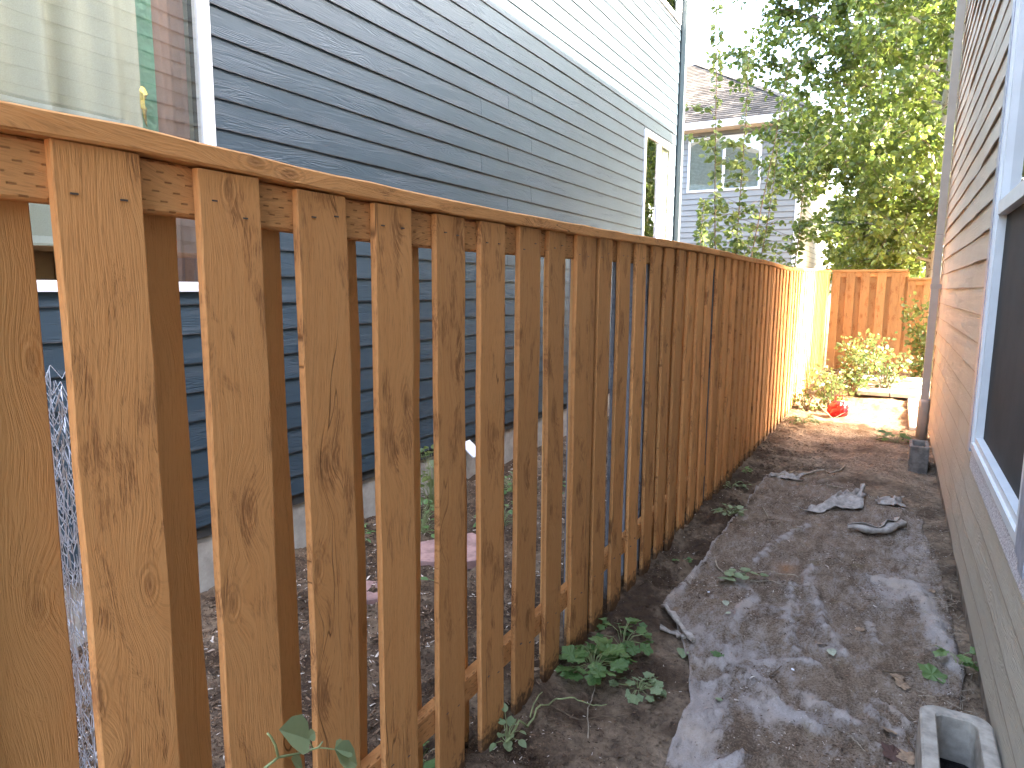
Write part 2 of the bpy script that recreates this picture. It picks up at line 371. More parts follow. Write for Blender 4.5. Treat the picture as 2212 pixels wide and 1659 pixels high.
def boxv(x0, x1, y0, y1, z0, z1):
    return [(x0, y0, z0), (x1, y0, z0), (x1, y1, z0), (x0, y1, z0), (x0, y0, z1), (x1, y0, z1), (x1, y1, z1), (x0, y1, z1)]
class MB:
    def __init__(s): s.v = []; s.f = []
    def add(s, V, F):
        n = len(s.v); s.v += [tuple(p) for p in V]; s.f += [tuple(i + n for i in f) for f in F]; return s
    def box(s, *a): return s.add(boxv(*a), BOXF)
    def tube(s, pts, r, n=6, r2=None):
        pts = [Vector(p) for p in pts]; m = len(pts); V = []; F = []
        for i, p in enumerate(pts):
            d = (pts[min(i + 1, m - 1)] - pts[max(i - 1, 0)])
            d = d.normalized() if d.length > 1e-9 else Vector((0, 0, 1))
            a = d.orthogonal().normalized(); b = d.cross(a)
            if i and abs(a.dot(pa)) < 0.999:
                a = (pa - d * pa.dot(d)).normalized(); b = d.cross(a)
            pa = a
            rr = r if r2 is None else r + (r2 - r) * i / max(1, m - 1)
            for k in range(n):
                t = 2 * math.pi * k / n; V.append(p + (a * math.cos(t) + b * math.sin(t)) * rr)
        for i in range(m - 1):
            for k in range(n):
                F.append((i * n + k, i * n + (k + 1) % n, (i + 1) * n + (k + 1) % n, (i + 1) * n + k))
        F.append(tuple(range(n))[::-1]); F.append(tuple((m - 1) * n + k for k in range(n)))
        return s.add(V, F)
    def obj(s, name, mat, parent=None, loc=(0, 0, 0), smooth=False, **k):
        L = Vector(loc); return mesh(name, [tuple(Vector(p) - L) for p in s.v], s.f, mat, parent, loc, smooth, **k)
def cbox(x0, x1, y0, y1, z0, z1, name, mat, parent):
    c = Vector(((x0 + x1) / 2, (y0 + y1) / 2, z0))
    return MB().box(x0, x1, y0, y1, z0, z1).obj(name, mat, parent, c)
def chamf_prism(L, wid, th, axis, nseg, ch=0.003, wob=0.0015, seed=0, endrag=0.0):
    """a sawn board: eight-sided section, slightly wandering edges; width along b, thickness along a"""
    r = random.Random(seed); V = []; F = []
    ph = [r.uniform(0, 6.28) for _ in range(4)]
    for i in range(nseg + 1):
        t = i / nseg * L
        dx = wob * (math.sin(t * 3.1 + ph[0]) + 0.6 * math.sin(t * 9.3 + ph[1])); dy = wob * 1.6 * math.sin(t * 2.3 + ph[2])
        e1 = wob * r.uniform(-1, 1); e2 = wob * r.uniform(-1, 1)
        h, w2 = th / 2, wid / 2
        sec = [(-h + ch, -w2 + e1), (h - ch, -w2 + e1), (h, -w2 + ch + e1), (h, w2 - ch + e2), (h - ch, w2 + e2), (-h + ch, w2 + e2), (-h, w2 - ch + e2), (-h, -w2 + ch + e1)]
        for (a, b) in sec:
            tt = t
            if i == 0 and endrag: tt = endrag * (r.random() + (b / wid) * r.uniform(-1, 1)) * 0.5
            if axis == 'z': V.append((a + dx, b + dy, tt))
            elif axis == 'y': V.append((a + dx, tt, b + dy))
            elif axis == 'x': V.append((tt, a + dx, b + dy))
            else: V.append((b + dy, a + dx, tt))
    for i in range(nseg):
        for k in range(8):
            q = (i * 8 + k, i * 8 + (k + 1) % 8, (i + 1) * 8 + (k + 1) % 8, (i + 1) * 8 + k)
            F.append(q)
    F.append(tuple(range(7, -1, -1))); F.append(tuple(nseg * 8 + k for k in range(8)))
    return V, F

# ------------------------------------------------------------------ GROUND
def axis_pts(parts):
    out = []
    for a, b, st in parts:
        n = max(1, int(round((b - a) / st))); out += [a + (b - a) * i / n for i in range(n)]
    out.append(parts[-1][1]); return np.array(out)
xs = axis_pts([(-400, -40, 60), (-40, -6, 4), (-6, -3, 0.3), (-3, -1.2, 0.03), (-1.2, 0.5, 0.02), (0.5, 2, 0.1), (2, 8, 1), (8, 40, 8), (40, 400, 60)])
ys = axis_pts([(-400, -20, 60), (-20, -2, 2), (-2, 0.4, 0.1), (0.4, 4, 0.02), (4, 9, 0.035), (9, 14.5, 0.07), (14.5, 30, 1), (30, 60, 6), (60, 600, 60)])
GX, GY = np.meshgrid(xs, ys)
GZ = ground_h(GX, GY)
nx, ny = len(xs), len(ys)
V = np.stack([GX.ravel(), GY.ravel(), GZ.ravel()], 1)
idx = np.arange(nx * ny).reshape(ny, nx)
F = np.stack([idx[:-1, :-1].ravel(), idx[:-1, 1:].ravel(), idx[1:, 1:].ravel(), idx[1:, :-1].ravel()], 1)
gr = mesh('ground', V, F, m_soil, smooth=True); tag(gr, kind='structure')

# ------------------------------------------------------------------ LANDSCAPE FABRIC
ledge = [zg(300, 1020), zg(430, 880), zg(560, 720), zg(700, 530), zg(820, 390), zg(870, 300), zg(960, 180), zg(1010, 165)]
ledge_low = [zh(-150, 1760), zh(-60, 1500), zh(60, 1250), zh(60, 1000), zh(0, 820)]
lp = sorted([(p[1], p[0]) for p in ledge + ledge_low] + [(0.5, -0.55)])
LY = [p[0] for p in lp]; LXe = [p[1] for p in lp]
FY0, FY1 = 1.0, ledge[-1][1]
nS, nT = 90, 330
tt = np.linspace(0, 1, nT); yy = FY0 + (FY1 - FY0) * tt
xl = np.interp(yy, LY, LXe) + 0.012 * fbm(yy * 9, yy * 0, 2, 3)
xr = 0.33 + 0.05 * fbm(yy * 2.2, yy * 0 + 3, 4, 3) - 0.10 * sst(FY1 - 2.2, FY1, yy) - 0.45 * sst(FY1 - 0.7, FY1, yy)
ss_ = np.linspace(0, 1, nS)
FX = xl[:, None] + (xr - xl)[:, None] * ss_[None, :]
FYY = yy[:, None] + 0 * ss_[None, :] + 0.05 * fbm(FX * 6, FX * 0, 12, 3) * sst(FY1 - 0.6, FY1, yy)[:, None]
ridges = [
 (zg, [(820, 870), (870, 950), (800, 1040), (760, 1160)], .022, .011), (zg, [(1100, 870), (1120, 960), (1100, 1100), (1130, 1200), (1160, 1290)], .022, .011),
 (zg, [(1240, 760), (1210, 870), (1300, 990), (1320, 1080), (1270, 1120), (1390, 1190), (1440, 1320)], .026, .016),
 (zg, [(1220, 490), (1020, 610), (900, 720)], .02, .009), (zg, [(1660, 800), (1780, 830), (1900, 850), (1960, 940), (2020, 1050), (2100, 1200), (2150, 1400)], .035, .013),
 (zg, [(1640, 1080), (1650, 1240)], .018, .009), (zg, [(600, 640), (430, 900), (330, 1030)], .02, .006),
 (zh, [(60, 960), (220, 980), (330, 1040), (600, 1200), (880, 1420), (1200, 1530), (1340, 1570)], .02, .02), (zh, [(780, 1190), (940, 1260), (1190, 1430)], .02, .013),
 (zh, [(1210, 1260), (1240, 1340), (1400, 1430)], .014, .012), (zh, [(1240, 1240), (1400, 1330), (1510, 1480)], .014, .012), (zh, [(450, 1060), (620, 1130)], .018, .013),
 (zh, [(20, 1120), (220, 1100), (330, 1050)], .016, .014), (zh, [(700, 500), (720, 620), (600, 680)], .03, .005), (zh, [(200, 1640), (420, 1600), (720, 1640)], .02, .014),
 (zg, [(900, 1330), (1100, 1340), (1300, 1360)], .02, .008), (zg, [(700, 1230), (760, 1330), (850, 1450)], .02, .010)]
def seg_d(X, Y, a, b):
    ax, ay = a; bx, by = b; dx, dy = bx - ax, by - ay
    t = np.clip(((X - ax) * dx + (Y - ay) * dy) / (dx * dx + dy * dy + 1e-9), 0, 1)
    return np.hypot(X - ax - t * dx, Y - ay - t * dy)
RZ = np.zeros_like(FX); CL = np.zeros_like(FX) + 0.24
jx = FX + 0.02 * fbm(FX * 11, FYY * 11, 31, 3); jy = FYY + 0.03 * fbm(FX * 11 + 5, FYY * 11, 37, 3)
for fn, pts, wd, ht in ridges:
    P = [fn(*p) for p in pts]; d = np.full_like(FX, 9.0)
    for a, b in zip(P[:-1], P[1:]): d = np.minimum(d, seg_d(jx, jy, a, b))
    ht = ht * 1.25
    sharp = np.exp(-np.abs(d) / (wd * 0.6))
    RZ = np.maximum(RZ, ht * 1.5 * sharp); CL = np.maximum(CL, 0.95 * np.exp(-(d / (wd * 1.7)) ** 1.3) * np.clip(0.85 + 1.1 * fbm(FX * 30, FYY * 30, 51, 3), 0.3, 1.2))
for fn, (a, b), rx, ry, s in [(zh, (130, 1250), .13, .16, .75), (zh, (0, 1500), .16, .25, .75), (zh, (500, 1250), .14, .10, .5), (zh, (640, 1330), .10, .08, .6), (zh, (100, 800), .10, .10, .5),
      (zg, (1750, 880), .14, .28, .55), (zg, (2050, 1150), .05, .35, .6), (zg, (1900, 640), .13, .5, .40), (zh, (900, 1330), .06, .05, .5), (zg, (850, 1300), .16, .13, .45), (zg, (900, 960), .08, .3, .2),
      (zh, (370, 1330), .05, .08, -1.0), (zh, (600, 1580), .16, .07, -1.0), (zh, (330, 1200), .035, .05, -.6), (zh, (1000, 1100), .12, .12, -.35), (zh, (800, 1430), .1, .06, -.4)]:
    c = fn(a, b); CL = CL + s * np.exp(-((jx - c[0]) / rx) ** 2 - ((jy - c[1]) / ry) ** 2)
edge = np.minimum(ss_[None, :] * (xr - xl)[:, None], 9) ; CL = np.maximum(CL, 0.85 * np.exp(-(edge / 0.012) ** 2))
edge_up = 0.012 * np.exp(-(edge / 0.02) ** 2)
base = ground_h(FX, FYY)
# the sheet bridges the small hollows of the soil
k = np.ones(9) / 9
sm = base.copy()
for _ in range(2):
    sm = np.apply_along_axis(lambda v: np.convolve(np.pad(v, 4, 'edge'), k, 'valid'), 0, sm)
    sm = np.apply_along_axis(lambda v: np.convolve(np.pad(v, 4, 'edge'), k, 'valid'), 1, sm)
rg = np.clip(1 - np.abs(fbm(FX * 5.5, FYY * 2.4, 91, 3)) * 9, 0, 1) + 0.6 * np.clip(1 - np.abs(fbm(FX * 13, FYY * 5, 95, 3)) * 9, 0, 1)
wr = sst(4.2, 2.2, FYY) * 0.75 + 0.25
RZ = RZ + 0.010 * rg * wr; CL = CL + 0.22 * rg * wr
tight = np.minimum(1, edge / 0.08)
FZ = np.maximum(sm * tight + base * (1 - tight), base) + 0.005 + RZ + edge_up + 0.004 * fbm(FX * 20, FYY * 20, 41, 3)
V = np.stack([FX.ravel(), FYY.ravel(), FZ.ravel()], 1)
idx = np.arange(nS * nT).reshape(nT, nS)
F = np.stack([idx[:-1, :-1].ravel(), idx[:-1, 1:].ravel(), idx[1:, 1:].ravel(), idx[1:, :-1].ravel()], 1)
fab = mesh('landscape_fabric', V, F, m_fab, smooth=True, attrs={'clean': np.clip(CL, 0, 1).ravel(), 'rust': np.exp(-((jx - zg(1090, 760)[0]) / .05) ** 2 - ((jy - zg(1090, 760)[1]) / .07) ** 2).ravel()})
md = fab.modifiers.new('thickness', 'SOLIDIFY'); md.thickness = 0.003; md.offset = 1
tag(fab, 'large dusty grey weed barrier sheet lying wrinkled along the dirt side yard', 'fabric sheet')
def surf(x, y):
    """height of soil or fabric"""
    z = gz(x, y)
    if FY0 < y < FY1:
        i = int(round((y - FY0) / (FY1 - FY0) * (nT - 1))); u = (x - xl[i]) / (xr[i] - xl[i])
        if 0 <= u <= 1: z = max(z, float(FZ[i, int(round(u * (nS - 1)))]) + 0.003)
    return z

def curl(name, P, r, label, turns=1.3, flare=0.0, mat=m_fab2):
    """a strip of fabric rolled up along the polyline P"""
    V = []; F = []; n = 22; m = len(P)
    for i, (x, y, z) in enumerate(P):
        a = Vector(P[min(i + 1, m - 1)]) - Vector(P[max(i - 1, 0)]); a.z = 0; a.normalize(); s = Vector((-a.y, a.x, 0))
        rr = r * (0.75 + 0.25 * math.sin(i * 1.7 + r * 90)) * (1 + flare * i / m)
        for k2 in range(n):
            t = k2 / (n - 1) * turns * 2 * math.pi; q = rr * (0.45 + 0.55 * k2 / (n - 1))
            wv = 1 + 0.12 * math.sin(k2 * 2.1 + i * 1.3)
            V.append(tuple(Vector((x, y, z + r * 0.75)) + s * math.cos(t) * q * wv + Vector((0, 0, math.sin(t) * q * 0.75 * wv))))
    for i in range(m - 1):
        for k2 in range(n - 1): F.append((i * n + k2, i * n + k2 + 1, (i + 1) * n + k2 + 1, (i + 1) * n + k2))
    c = Vector(P[0]); o = mesh(name, [tuple(Vector(p) - c) for p in V], F, mat, None, c, True)
    md = o.modifiers.new('t', 'SOLIDIFY'); md.thickness = 0.003
    return tag(o, label, 'fabric scrap')
def poly(fn, pts, n=10, dz=0.0, jit=0.0):
    P = [np.array(fn(*p)) for p in pts]; out = []
    L = [0]
    for a, b in zip(P[:-1], P[1:]): L.append(L[-1] + np.hypot(*(b - a)))
    for i in range(n):
        t = L[-1] * i / (n - 1); x = np.interp(t, L, [p[0] for p in P]); y = np.interp(t, L, [p[1] for p in P])
        x += random.uniform(-jit, jit); y += random.uniform(-jit, jit)
        out.append((float(x), float(y), surf(float(x), float(y)) + dz))
    return out
curl('fabric_scrap', poly(zg, [(305, 1030), (380, 1120), (500, 1240)], 9), 0.022, 'rolled up grey fabric edge beside the leafy weed at the left border of the sheet', 1.4)
curl('fabric_scrap', poly(zg, [(1480, 520), (1650, 540), (1710, 545), (1820, 510)], 10), 0.045, 'rolled dirty fabric scrap, nearer of the two in mid yard', 1.2, 0.5)
curl('fabric_scrap', poly(zg, [(290, 1160), (400, 1180), (440, 1230)], 7), 0.018, 'small dark fabric twist under the rolled edge by the weeds', 1.2, mat=m_fab2)
def crumple(name, fn, corners, label, h=0.05, seed=3, mat=m_fab2, n=16):
    A, B, C, D = [np.array(fn(*p)) for p in corners]; V = []; F = []
    for j in range(n):
        for i in range(n):
            s, t = i / (n - 1), j / (n - 1)
            p = (A * (1 - s) + B * s) * (1 - t) + (D * (1 - s) + C * s) * t
            p = p + 0.05 * np.array([fbm(s * 5, t * 5, seed, 2), fbm(s * 5, t * 5, seed + 9, 2)]) * (1 if i in (0, n - 1) or j in (0, n - 1) else .5)
            f = abs(float(fbm(s * 3.2, t * 3.2, seed + 4, 3))) * 2
            V.append((float(p[0]), float(p[1]), surf(float(p[0]), float(p[1])) + 0.006 + h * f * (0.5 + t * 0.5)))
    for j in range(n - 1):
        for i in range(n - 1): F.append((j * n + i, j * n + i + 1, (j + 1) * n + i + 1, (j + 1) * n + i))
    c = Vector(V[0]); o = mesh(name, [tuple(Vector(p) - c) for p in V], F, mat, None, c, True)
    md = o.modifiers.new('t', 'SOLIDIFY'); md.thickness = 0.003
    return tag(o, label, 'fabric scrap')
crumple('fabric_scrap', zg, [(1170, 400), (1560, 400), (1600, 300), (1440, 330)], 'torn flat fabric scrap with ragged raised edge behind the rolled scrap', 0.09, 3)
crumple('fabric_scrap', zg, [(1640, 380), (1830, 385), (1840, 330), (1700, 330)], 'small crumpled fabric piece by the tan house wall', 0.05, 8)
crumple('fabric_scrap', zg, [(1000, 190), (1180, 215), (1200, 190), (1030, 165)], 'frayed fabric corner at the far end of the sheet', 0.04, 18)

# ------------------------------------------------------------------ FENCES
FX0 = -1.082                                   # face of the front pickets
CAPY = [-1.5, .5, .66, .83, 1.1, 1.63, 2.66, 3.92, 4.72, 6.53, 8.4]
CAPZ = [1.806, 1.808, 1.811, 1.806, 1.798, 1.794, 1.806, 1.820, 1.824, 1.825, 1.813]
def capz(y): return float(np.interp(y, CAPY, CAPZ))
def capz2(y): return float(np.interp(y, [8.35, 10.2, 13.6], [1.815, 1.853, 1.922]))
pk_count = [0]
def picket(par, x, y, z0, z1, wid=0.139, th=0.018, mat=m_wood, name='picket', axis='z', nseg=12, lean=0.0, wob=0.0014, rag=0.02):
    pk_count[0] += 1
    V, F = chamf_prism(z1 - z0, wid, th, axis, nseg, 0.002, wob, pk_count[0] * 13, rag)
    o = mesh(name, V, F, mat, par, (x, y, z0)); o.rotation_euler = (lean, 0, 0) if axis == 'z' else (0, lean, 0)
    return o
def board_y(par, name, x, z, y0, y1, wid, th, mat, nseg=12, zf_=None, wob=0.001):
    pk_count[0] += 1
    V, F = chamf_prism(y1 - y0, wid, th, 'y', nseg, 0.0035, wob, pk_count[0] * 7)
    if zf_ is not None: V = [(a, b, c + zf_(y0 + b) - zf_(y0)) for a, b, c in V]
    return mesh(name, V, F, mat, par, (x, y0, z))

fence = empty('fence', (FX0, 0, 0), 'long shaded orange-brown picket fence with open gaps beside the blue-grey house', 'fence')
posts_y = [-0.36,  2.63, 4.79, 7.08, 8.36]
ends = [-0.45, 4.74, 7.1, 8.38]
for a, b in zip(ends[:-1], ends[1:]):
    V, F = chamf_prism(b - a - 0.004, 0.038, 0.146, 'y', int((b - a) * 9), 0.004, 0.0015, int(a * 10) + 50)
    V = [(x + 0.0012 * random.uniform(-1, 1), y, z + capz(a + y) - 0.019 + 0.0008 * random.uniform(-1, 1)) for x, y, z in V]
    mesh('cap_board', V, F, m_wood_y, fence, (FX0 - 0.063, a + 0.002, 0))
pps = [p for p in posts_y if p < 8.4]
for a, b in zip(pps[:-1], pps[1:]):
    V, F = chamf_prism(b - a - 0.1, 0.088, 0.038, 'y', 8, 0.005, 0.0006, int(a * 10) + 5)
    V = [(x, y, z + capz(a + y) - 0.0385 - 0.046) for x, y, z in V]
    mesh('top_rail', V, F, m_wood_rail, fence, (FX0 - 0.038, a + 0.05, 0))
    V, F = chamf_prism(b - a - 0.1, 0.088, 0.038, 'y', 8, 0.006, 0.0006, int(a * 10) + 6)
    V = [(x, y, z + 0.29) for x, y, z in V]
    mesh('bottom_rail', V, F, m_wood_rail, fence, (FX0 - 0.038, a + 0.05, 0))
for p in posts_y:
    cbox(FX0 - 0.107, FX0 - 0.020, p - 0.044, p + 0.044, -0.05, capz(p) - 0.0395, 'post', m_wood_back if p < 2 else m_wood_grey, fence)
measured = [(.561, .687), (.795, .926), (1.021, 1.164), (1.258, 1.397), (1.499, 1.636), (1.731, 1.874), (1.958, 2.107), (2.186, 2.322), (2.43, 2.553)]
fr = [((a + b) / 2 + 0.0, max(0.134, b - a)) for a, b in measured]
fr = [(-0.175 + 0.233 * i, 0.139) for i in range(3)] + fr
y = 2.72
fr += [(y + 0.2305 * i, 0.138) for i in range(9)]          # to the joint at 4.74
fr += [(4.86 + 0.2305 * i, 0.138) for i in range(10)]
fr += [(7.2 + 0.2305 * i, 0.138) for i in range(5)]
FRONT = []
for i, (yc, wd) in enumerate(fr):
    if yc > 8.36: continue
    z0 = gz(FX0, yc) - 0.03 + random.uniform(0, 0.02)
    ln = random.uniform(-0.004, 0.004)
    o = picket(fence, FX0 - 0.009, yc, z0, capz(yc) - 0.0395 - random.uniform(0, 0.002), wd, 0.018, nseg=14, lean=ln, rag=0.04)
    FRONT.append((yc, o))
for p in (2.585, 4.775, 7.07, 8.35):                        # narrow strips at the posts
    picket(fence, FX0 - 0.010, p, gz(FX0, p) - 0.02, capz(p) - 0.041, 0.052, 0.018, name='batten', wob=0.0006)
for i in range(len(fr)):                                     # pickets on the far side, set opposite the gaps
    yc = (fr[i][0] + 0.104) + random.uniform(-0.004, 0.004)
    if yc > 8.3 or abs(yc - 2.66) < 0.03: continue
    grey = 2.6 < yc < 3.7
    if i == 2: yc = 0.484
    picket(fence, FX0 - 0.0665, yc, gz(FX0, yc) - 0.03, capz(yc) - 0.041, 0.133, 0.018,
           mat=m_wood_grey if grey else m_wood_back, nseg=10, lean=random.uniform(-0.003, 0.003), wob=0.0025 if i < 8 else 0.0015)
# nail heads and staples on the near pickets
for yc, o in FRONT:
    if yc < 0.2 or yc > 3.2: continue
    for dz in (1.70, 0.29):
        for dy in (-0.036, 0.034):
            z = dz + random.uniform(-0.015, 0.015); yy2 = yc + dy + random.uniform(-0.01, 0.01)
            m = MB().box(FX0 - 0.001, FX0 + 0.0022, yy2 - 0.0055, yy2 + 0.0055, z - 0.0014, z + 0.0014)
            m.obj('nail', m_nail, o, (FX0, yy2, z))

fence2 = empty('fence', (FX0, 8.5, 0), 'sunlit picket fence run glowing yellow beyond the shaded run, leading to the back corner', 'fence')
V, F = chamf_prism(5.2, 0.038, 0.146, 'y', 20, 0.004, 0.001, 77)
mesh('cap_board', [(x, y, z + capz2(8.385 + y) - 0.019) for x, y, z in V], F, m_wood_y, fence2, (FX0 - 0.060, 8.385, 0))
for zz in (-0.085, None):
    V, F = chamf_prism(5.16, 0.088, 0.038, 'y', 12, 0.005, 0.0006, 78)
    mesh('top_rail' if zz else 'bottom_rail', [(x, y, z + ((capz2(8.4 + y) - 0.0855) if zz else 0.30 + 0.13 * sst(9.5, 13.5, 8.4 + y))) for x, y, z in V], F, m_wood_rail, fence2, (FX0 - 0.038, 8.41, 0))
for p in (9.0, 11.3, 13.56):
    cbox(FX0 - 0.107, FX0 - 0.020, p - 0.044, p + 0.044, -0.05, capz2(p) - 0.0395, 'post', m_wood_back, fence2)
yc = 8.48
while yc < 13.5:
    picket(fence2, FX0 - 0.009, yc, gz(FX0, yc) - 0.03, capz2(yc) - 0.0395, 0.138, 0.018, nseg=6)
    if yc + 0.116 < 13.45 : picket(fence2, FX0 - 0.0665, yc + 0.116, gz(FX0, yc) - 0.03, capz2(yc) - 0.041, 0.138, 0.018, mat=m_wood_back, nseg=6)
    yc += 0.2305

BY = 13.62
def back_fence(par, x0, x1, top, fronts, caps):
    V, F = chamf_prism(x1 - x0, 0.038, 0.14, 'x', 6, 0.004, 0.0006, int(x0 * 31) + 9)
    mesh('cap_board', V, F, m_wood_x, par, (x0, BY + 0.045, top - 0.019))
    for nm, z in (('top_rail', top - 0.084), ('bottom_rail', 0.42)):
        V, F = chamf_prism(x1 - x0 - 0.01, 0.088, 0.036, 'x', 4, 0.005, 0.0005, int(x0 * 17) + 3)
        mesh(nm, V, F, m_wood_x, par, (x0 + 0.005, BY + 0.036, z))
    for c, wd in fronts:
        picket(par, c, BY + 0.009, 0.08, top - 0.0395, wd, 0.018, mat=m_wood_face, axis='xz', nseg=8, lean=random.uniform(-.004, .004))
    for c in caps:
        picket(par, c, BY + 0.064, 0.08, top - 0.041, 0.15, 0.018, mat=m_wood_face, axis='xz', nseg=6)
fb = empty('fence', (-0.5, BY, 0.13), 'taller orange-brown board fence panel closing the far end of the yard', 'fence')
back_fence(fb, -1.07, 0.115, 1.925, [(-1.0, .13), (-.765, .139), (-.525, .139), (-.28, .139), (-.063, .13), (.045, .075)], [-.88, -.645, -.40, -.17, .06, ])
fc = empty('fence', (0.5, BY, 0.13), 'lower board fence panel at the far end between tall panel and tan house', 'fence')
back_fence(fc, 0.122, 3.1, 1.78, [(.185, .115)] + [(.43 + .24 * i, .139) for i in range(11)], [.305 + .24 * i for i in range(11)])

# ------------------------------------------------------------------ LAP SIDING
def lap_board(par, X, n, ya, yb, za, zb, mat, th, seg, wav, rowseed, name='siding_board', bot_drop=0.0, lapw=0.02):
    """wedge shaped lap board on the plane x = X facing n (+1 / -1)"""
    N = max(1, int(round((yb - ya) / seg))); V = []; F = []
    for i in range(N + 1):
        y = ya + (yb - ya) * i / N
        wv = wav * (float(fbm(y * 1.15, rowseed * 0.63, 61, 2)) + 0.5 * float(vn(y * 3.3, rowseed * 1.9, 71))) if wav else 0
        wz = wav * 0.25 * float(vn(y * 2.1, rowseed * 2.7, 81)) if wav else 0
        zt = zb + lapw
        p = [(X + n * (th * 0.5), zt), (X + n * 0.0, zt), (X + n * (th * 0.9 + wv), za + wz), (X + n * (th * 1.9 + wv), za + wz)]
        V += [(a, y, b) for a, b in p]
    for i in range(N):
        for k in range(4):
            q = (i * 4 + k, i * 4 + (k + 1) % 4, (i + 1) * 4 + (k + 1) % 4, (i + 1) * 4 + k)
            F.append(q if n > 0 else q[::-1])
    F.append((3, 2, 1, 0)); F.append(tuple(N * 4 + k for k in range(4)))
    c = (X, (ya + yb) / 2, za)
    return mesh(name, [(a - c[0], b - c[1], d - c[2]) for a, b, d in V], F, mat, par, c)
def siding(par, X, n, ylo, yhi, rows, pitch, opens, mat, th, seg, wav, joints, lapw=0.02):
    for k2, z in enumerate(rows):
        za, zb = z, z + pitch
        segs = [(ylo, yhi, za, zb)]
        for (o0, o1, oz0, oz1) in opens:
            new = []
            for (a, b, c, d) in segs:
                if b <= o0 or a >= o1 or d <= oz0 or c >= oz1: new.append((a, b, c, d)); continue
                if a < o0: new.append((a, o0, c, d))
                if b > o1: new.append((o1, b, c, d))
                if c < oz0: new.append((max(a, o0), min(b, o1), c, oz0 - lapw))
                elif d > oz1: new.append((max(a, o0), min(b, o1), oz1, d))
            segs = new
        for (a, b, c, d) in segs:
            if d - c < 0.012: continue
            js = [j for j in joints(k2) if a + 0.1 < j < b - 0.1]
            cuts = [a] + js + [b]
            for p, q in zip(cuts[:-1], cuts[1:]):
                lap_board(par, X, n, p + (0.0015 if p in js else 0), q - (0.0015 if q in js else 0), c, d, mat, th, seg, wav, z * 7.0, lapw=lapw)
def backing(par, X, n, ylo, yhi, zlo, zhi, opens, mat, t=0.14, name='wall'):
    """sheathing with window openings, as strips of wall"""
    mb = MB(); yc = sorted({ylo, yhi} | {o[0] for o in opens} | {o[1] for o in opens})
    for a, b in zip(yc[:-1], yc[1:]):
        hs = sorted([(o[2], o[3]) for o in opens if o[0] <= a + 1e-6 and o[1] >= b - 1e-6]); z = zlo
        for (h0, h1) in hs + [(zhi, None)]:
            if h0 > z: mb.box(min(X, X - n * t), max(X, X - n * t), a, b, z, h0)
            z = h1
    c = Vector((X, (ylo + yhi) / 2, zlo)); return mb.obj(name, mat, par, c)
def window(par, X, n, y0, y1, z0, z1, fw=0.05, first=None, depth=0.05, mull=None, rail=None, proud=0.018, glass=m_glass, mat=m_white, inner=0.025, lower=None):
    xo, xi = X + n * proud, X - n * depth
    def bx(mb, ya, yb, za, zb, a=xo, b=xi): mb.box(min(a, b), max(a, b), ya, yb, za, zb)
    mb = MB(); bx(mb, y0, y0 + fw, z0, z1); bx(mb, y1 - fw, y1, z0, z1); bx(mb, y0 + fw, y1 - fw, z0, z0 + fw); bx(mb, y0 + fw, y1 - fw, z1 - fw, z1)
    f = mb.obj('window', mat, par, (X, (y0 + y1) / 2, z0))
    xo2 = X + n * (proud - 0.012)
    sash = MB(); i = inner; a0, a1, b0, b1 = y0 + fw, y1 - fw, z0 + fw, z1 - fw
    bx(sash, a0, a0 + i, b0, b1, xo2, xi); bx(sash, a1 - i, a1, b0, b1, xo2, xi)
    bx(sash, a0 + i, a1 - i, b0, b0 + i, xo2, xi); bx(sash, a0 + i, a1 - i, b1 - i, b1, xo2, xi)
    if mull: bx(sash, mull - 0.03, mull + 0.03, b0 + i, b1 - i, X + n * (proud - 0.006), xi)
    if rail: bx(sash, a0 + i, a1 - i, rail - 0.03, rail + 0.03, X + n * (proud - 0.006), xi)
    sash.obj('sash', mat, f, (X, (y0 + y1) / 2, z0))
    xg = X - n * 0.012
    cells = []
    if mull: cells = [(a0 + i, mull - 0.03, b0 + i, b1 - i, first or glass), (mull + 0.03, a1 - i, b0 + i, b1 - i, glass)]
    elif rail: cells = [(a0 + i, a1 - i, b0 + i, rail - 0.03, lower or glass), (a0 + i, a1 - i, rail + 0.03, b1 - i, glass)]
    else: cells = [(a0 + i, a1 - i, b0 + i, b1 - i, glass)]
    for (p, q, r, s, g) in cells:
        o = mesh('screen' if g is m_screen else 'pane', [(0, p - (p + q) / 2, 0), (0, q - (p + q) / 2, 0), (0, q - (p + q) / 2, s - r), (0, p - (p + q) / 2, s - r)],
                 [(0, 1, 2, 3)] if n > 0 else [(3, 2, 1, 0)], g, f, (xg, (p + q) / 2, r))
    return f
def room(par, X, n, y0, y1, z0, z1, d, mat):
    """the room behind a window"""
    a, b = X - n * 0.145, X - n * (0.145 + d); V = boxv(min(a, b), max(a, b), y0, y1, z0, z1)
    F = [BOXF[0], BOXF[1], BOXF[2], BOXF[4]] + ([BOXF[5]] if n > 0 else [BOXF[3]])
    c = Vector((X, (y0 + y1) / 2, z0)); return mesh('room', [tuple(Vector(p) - c) for p in V], [f[::-1] for f in F], mat, par, c)

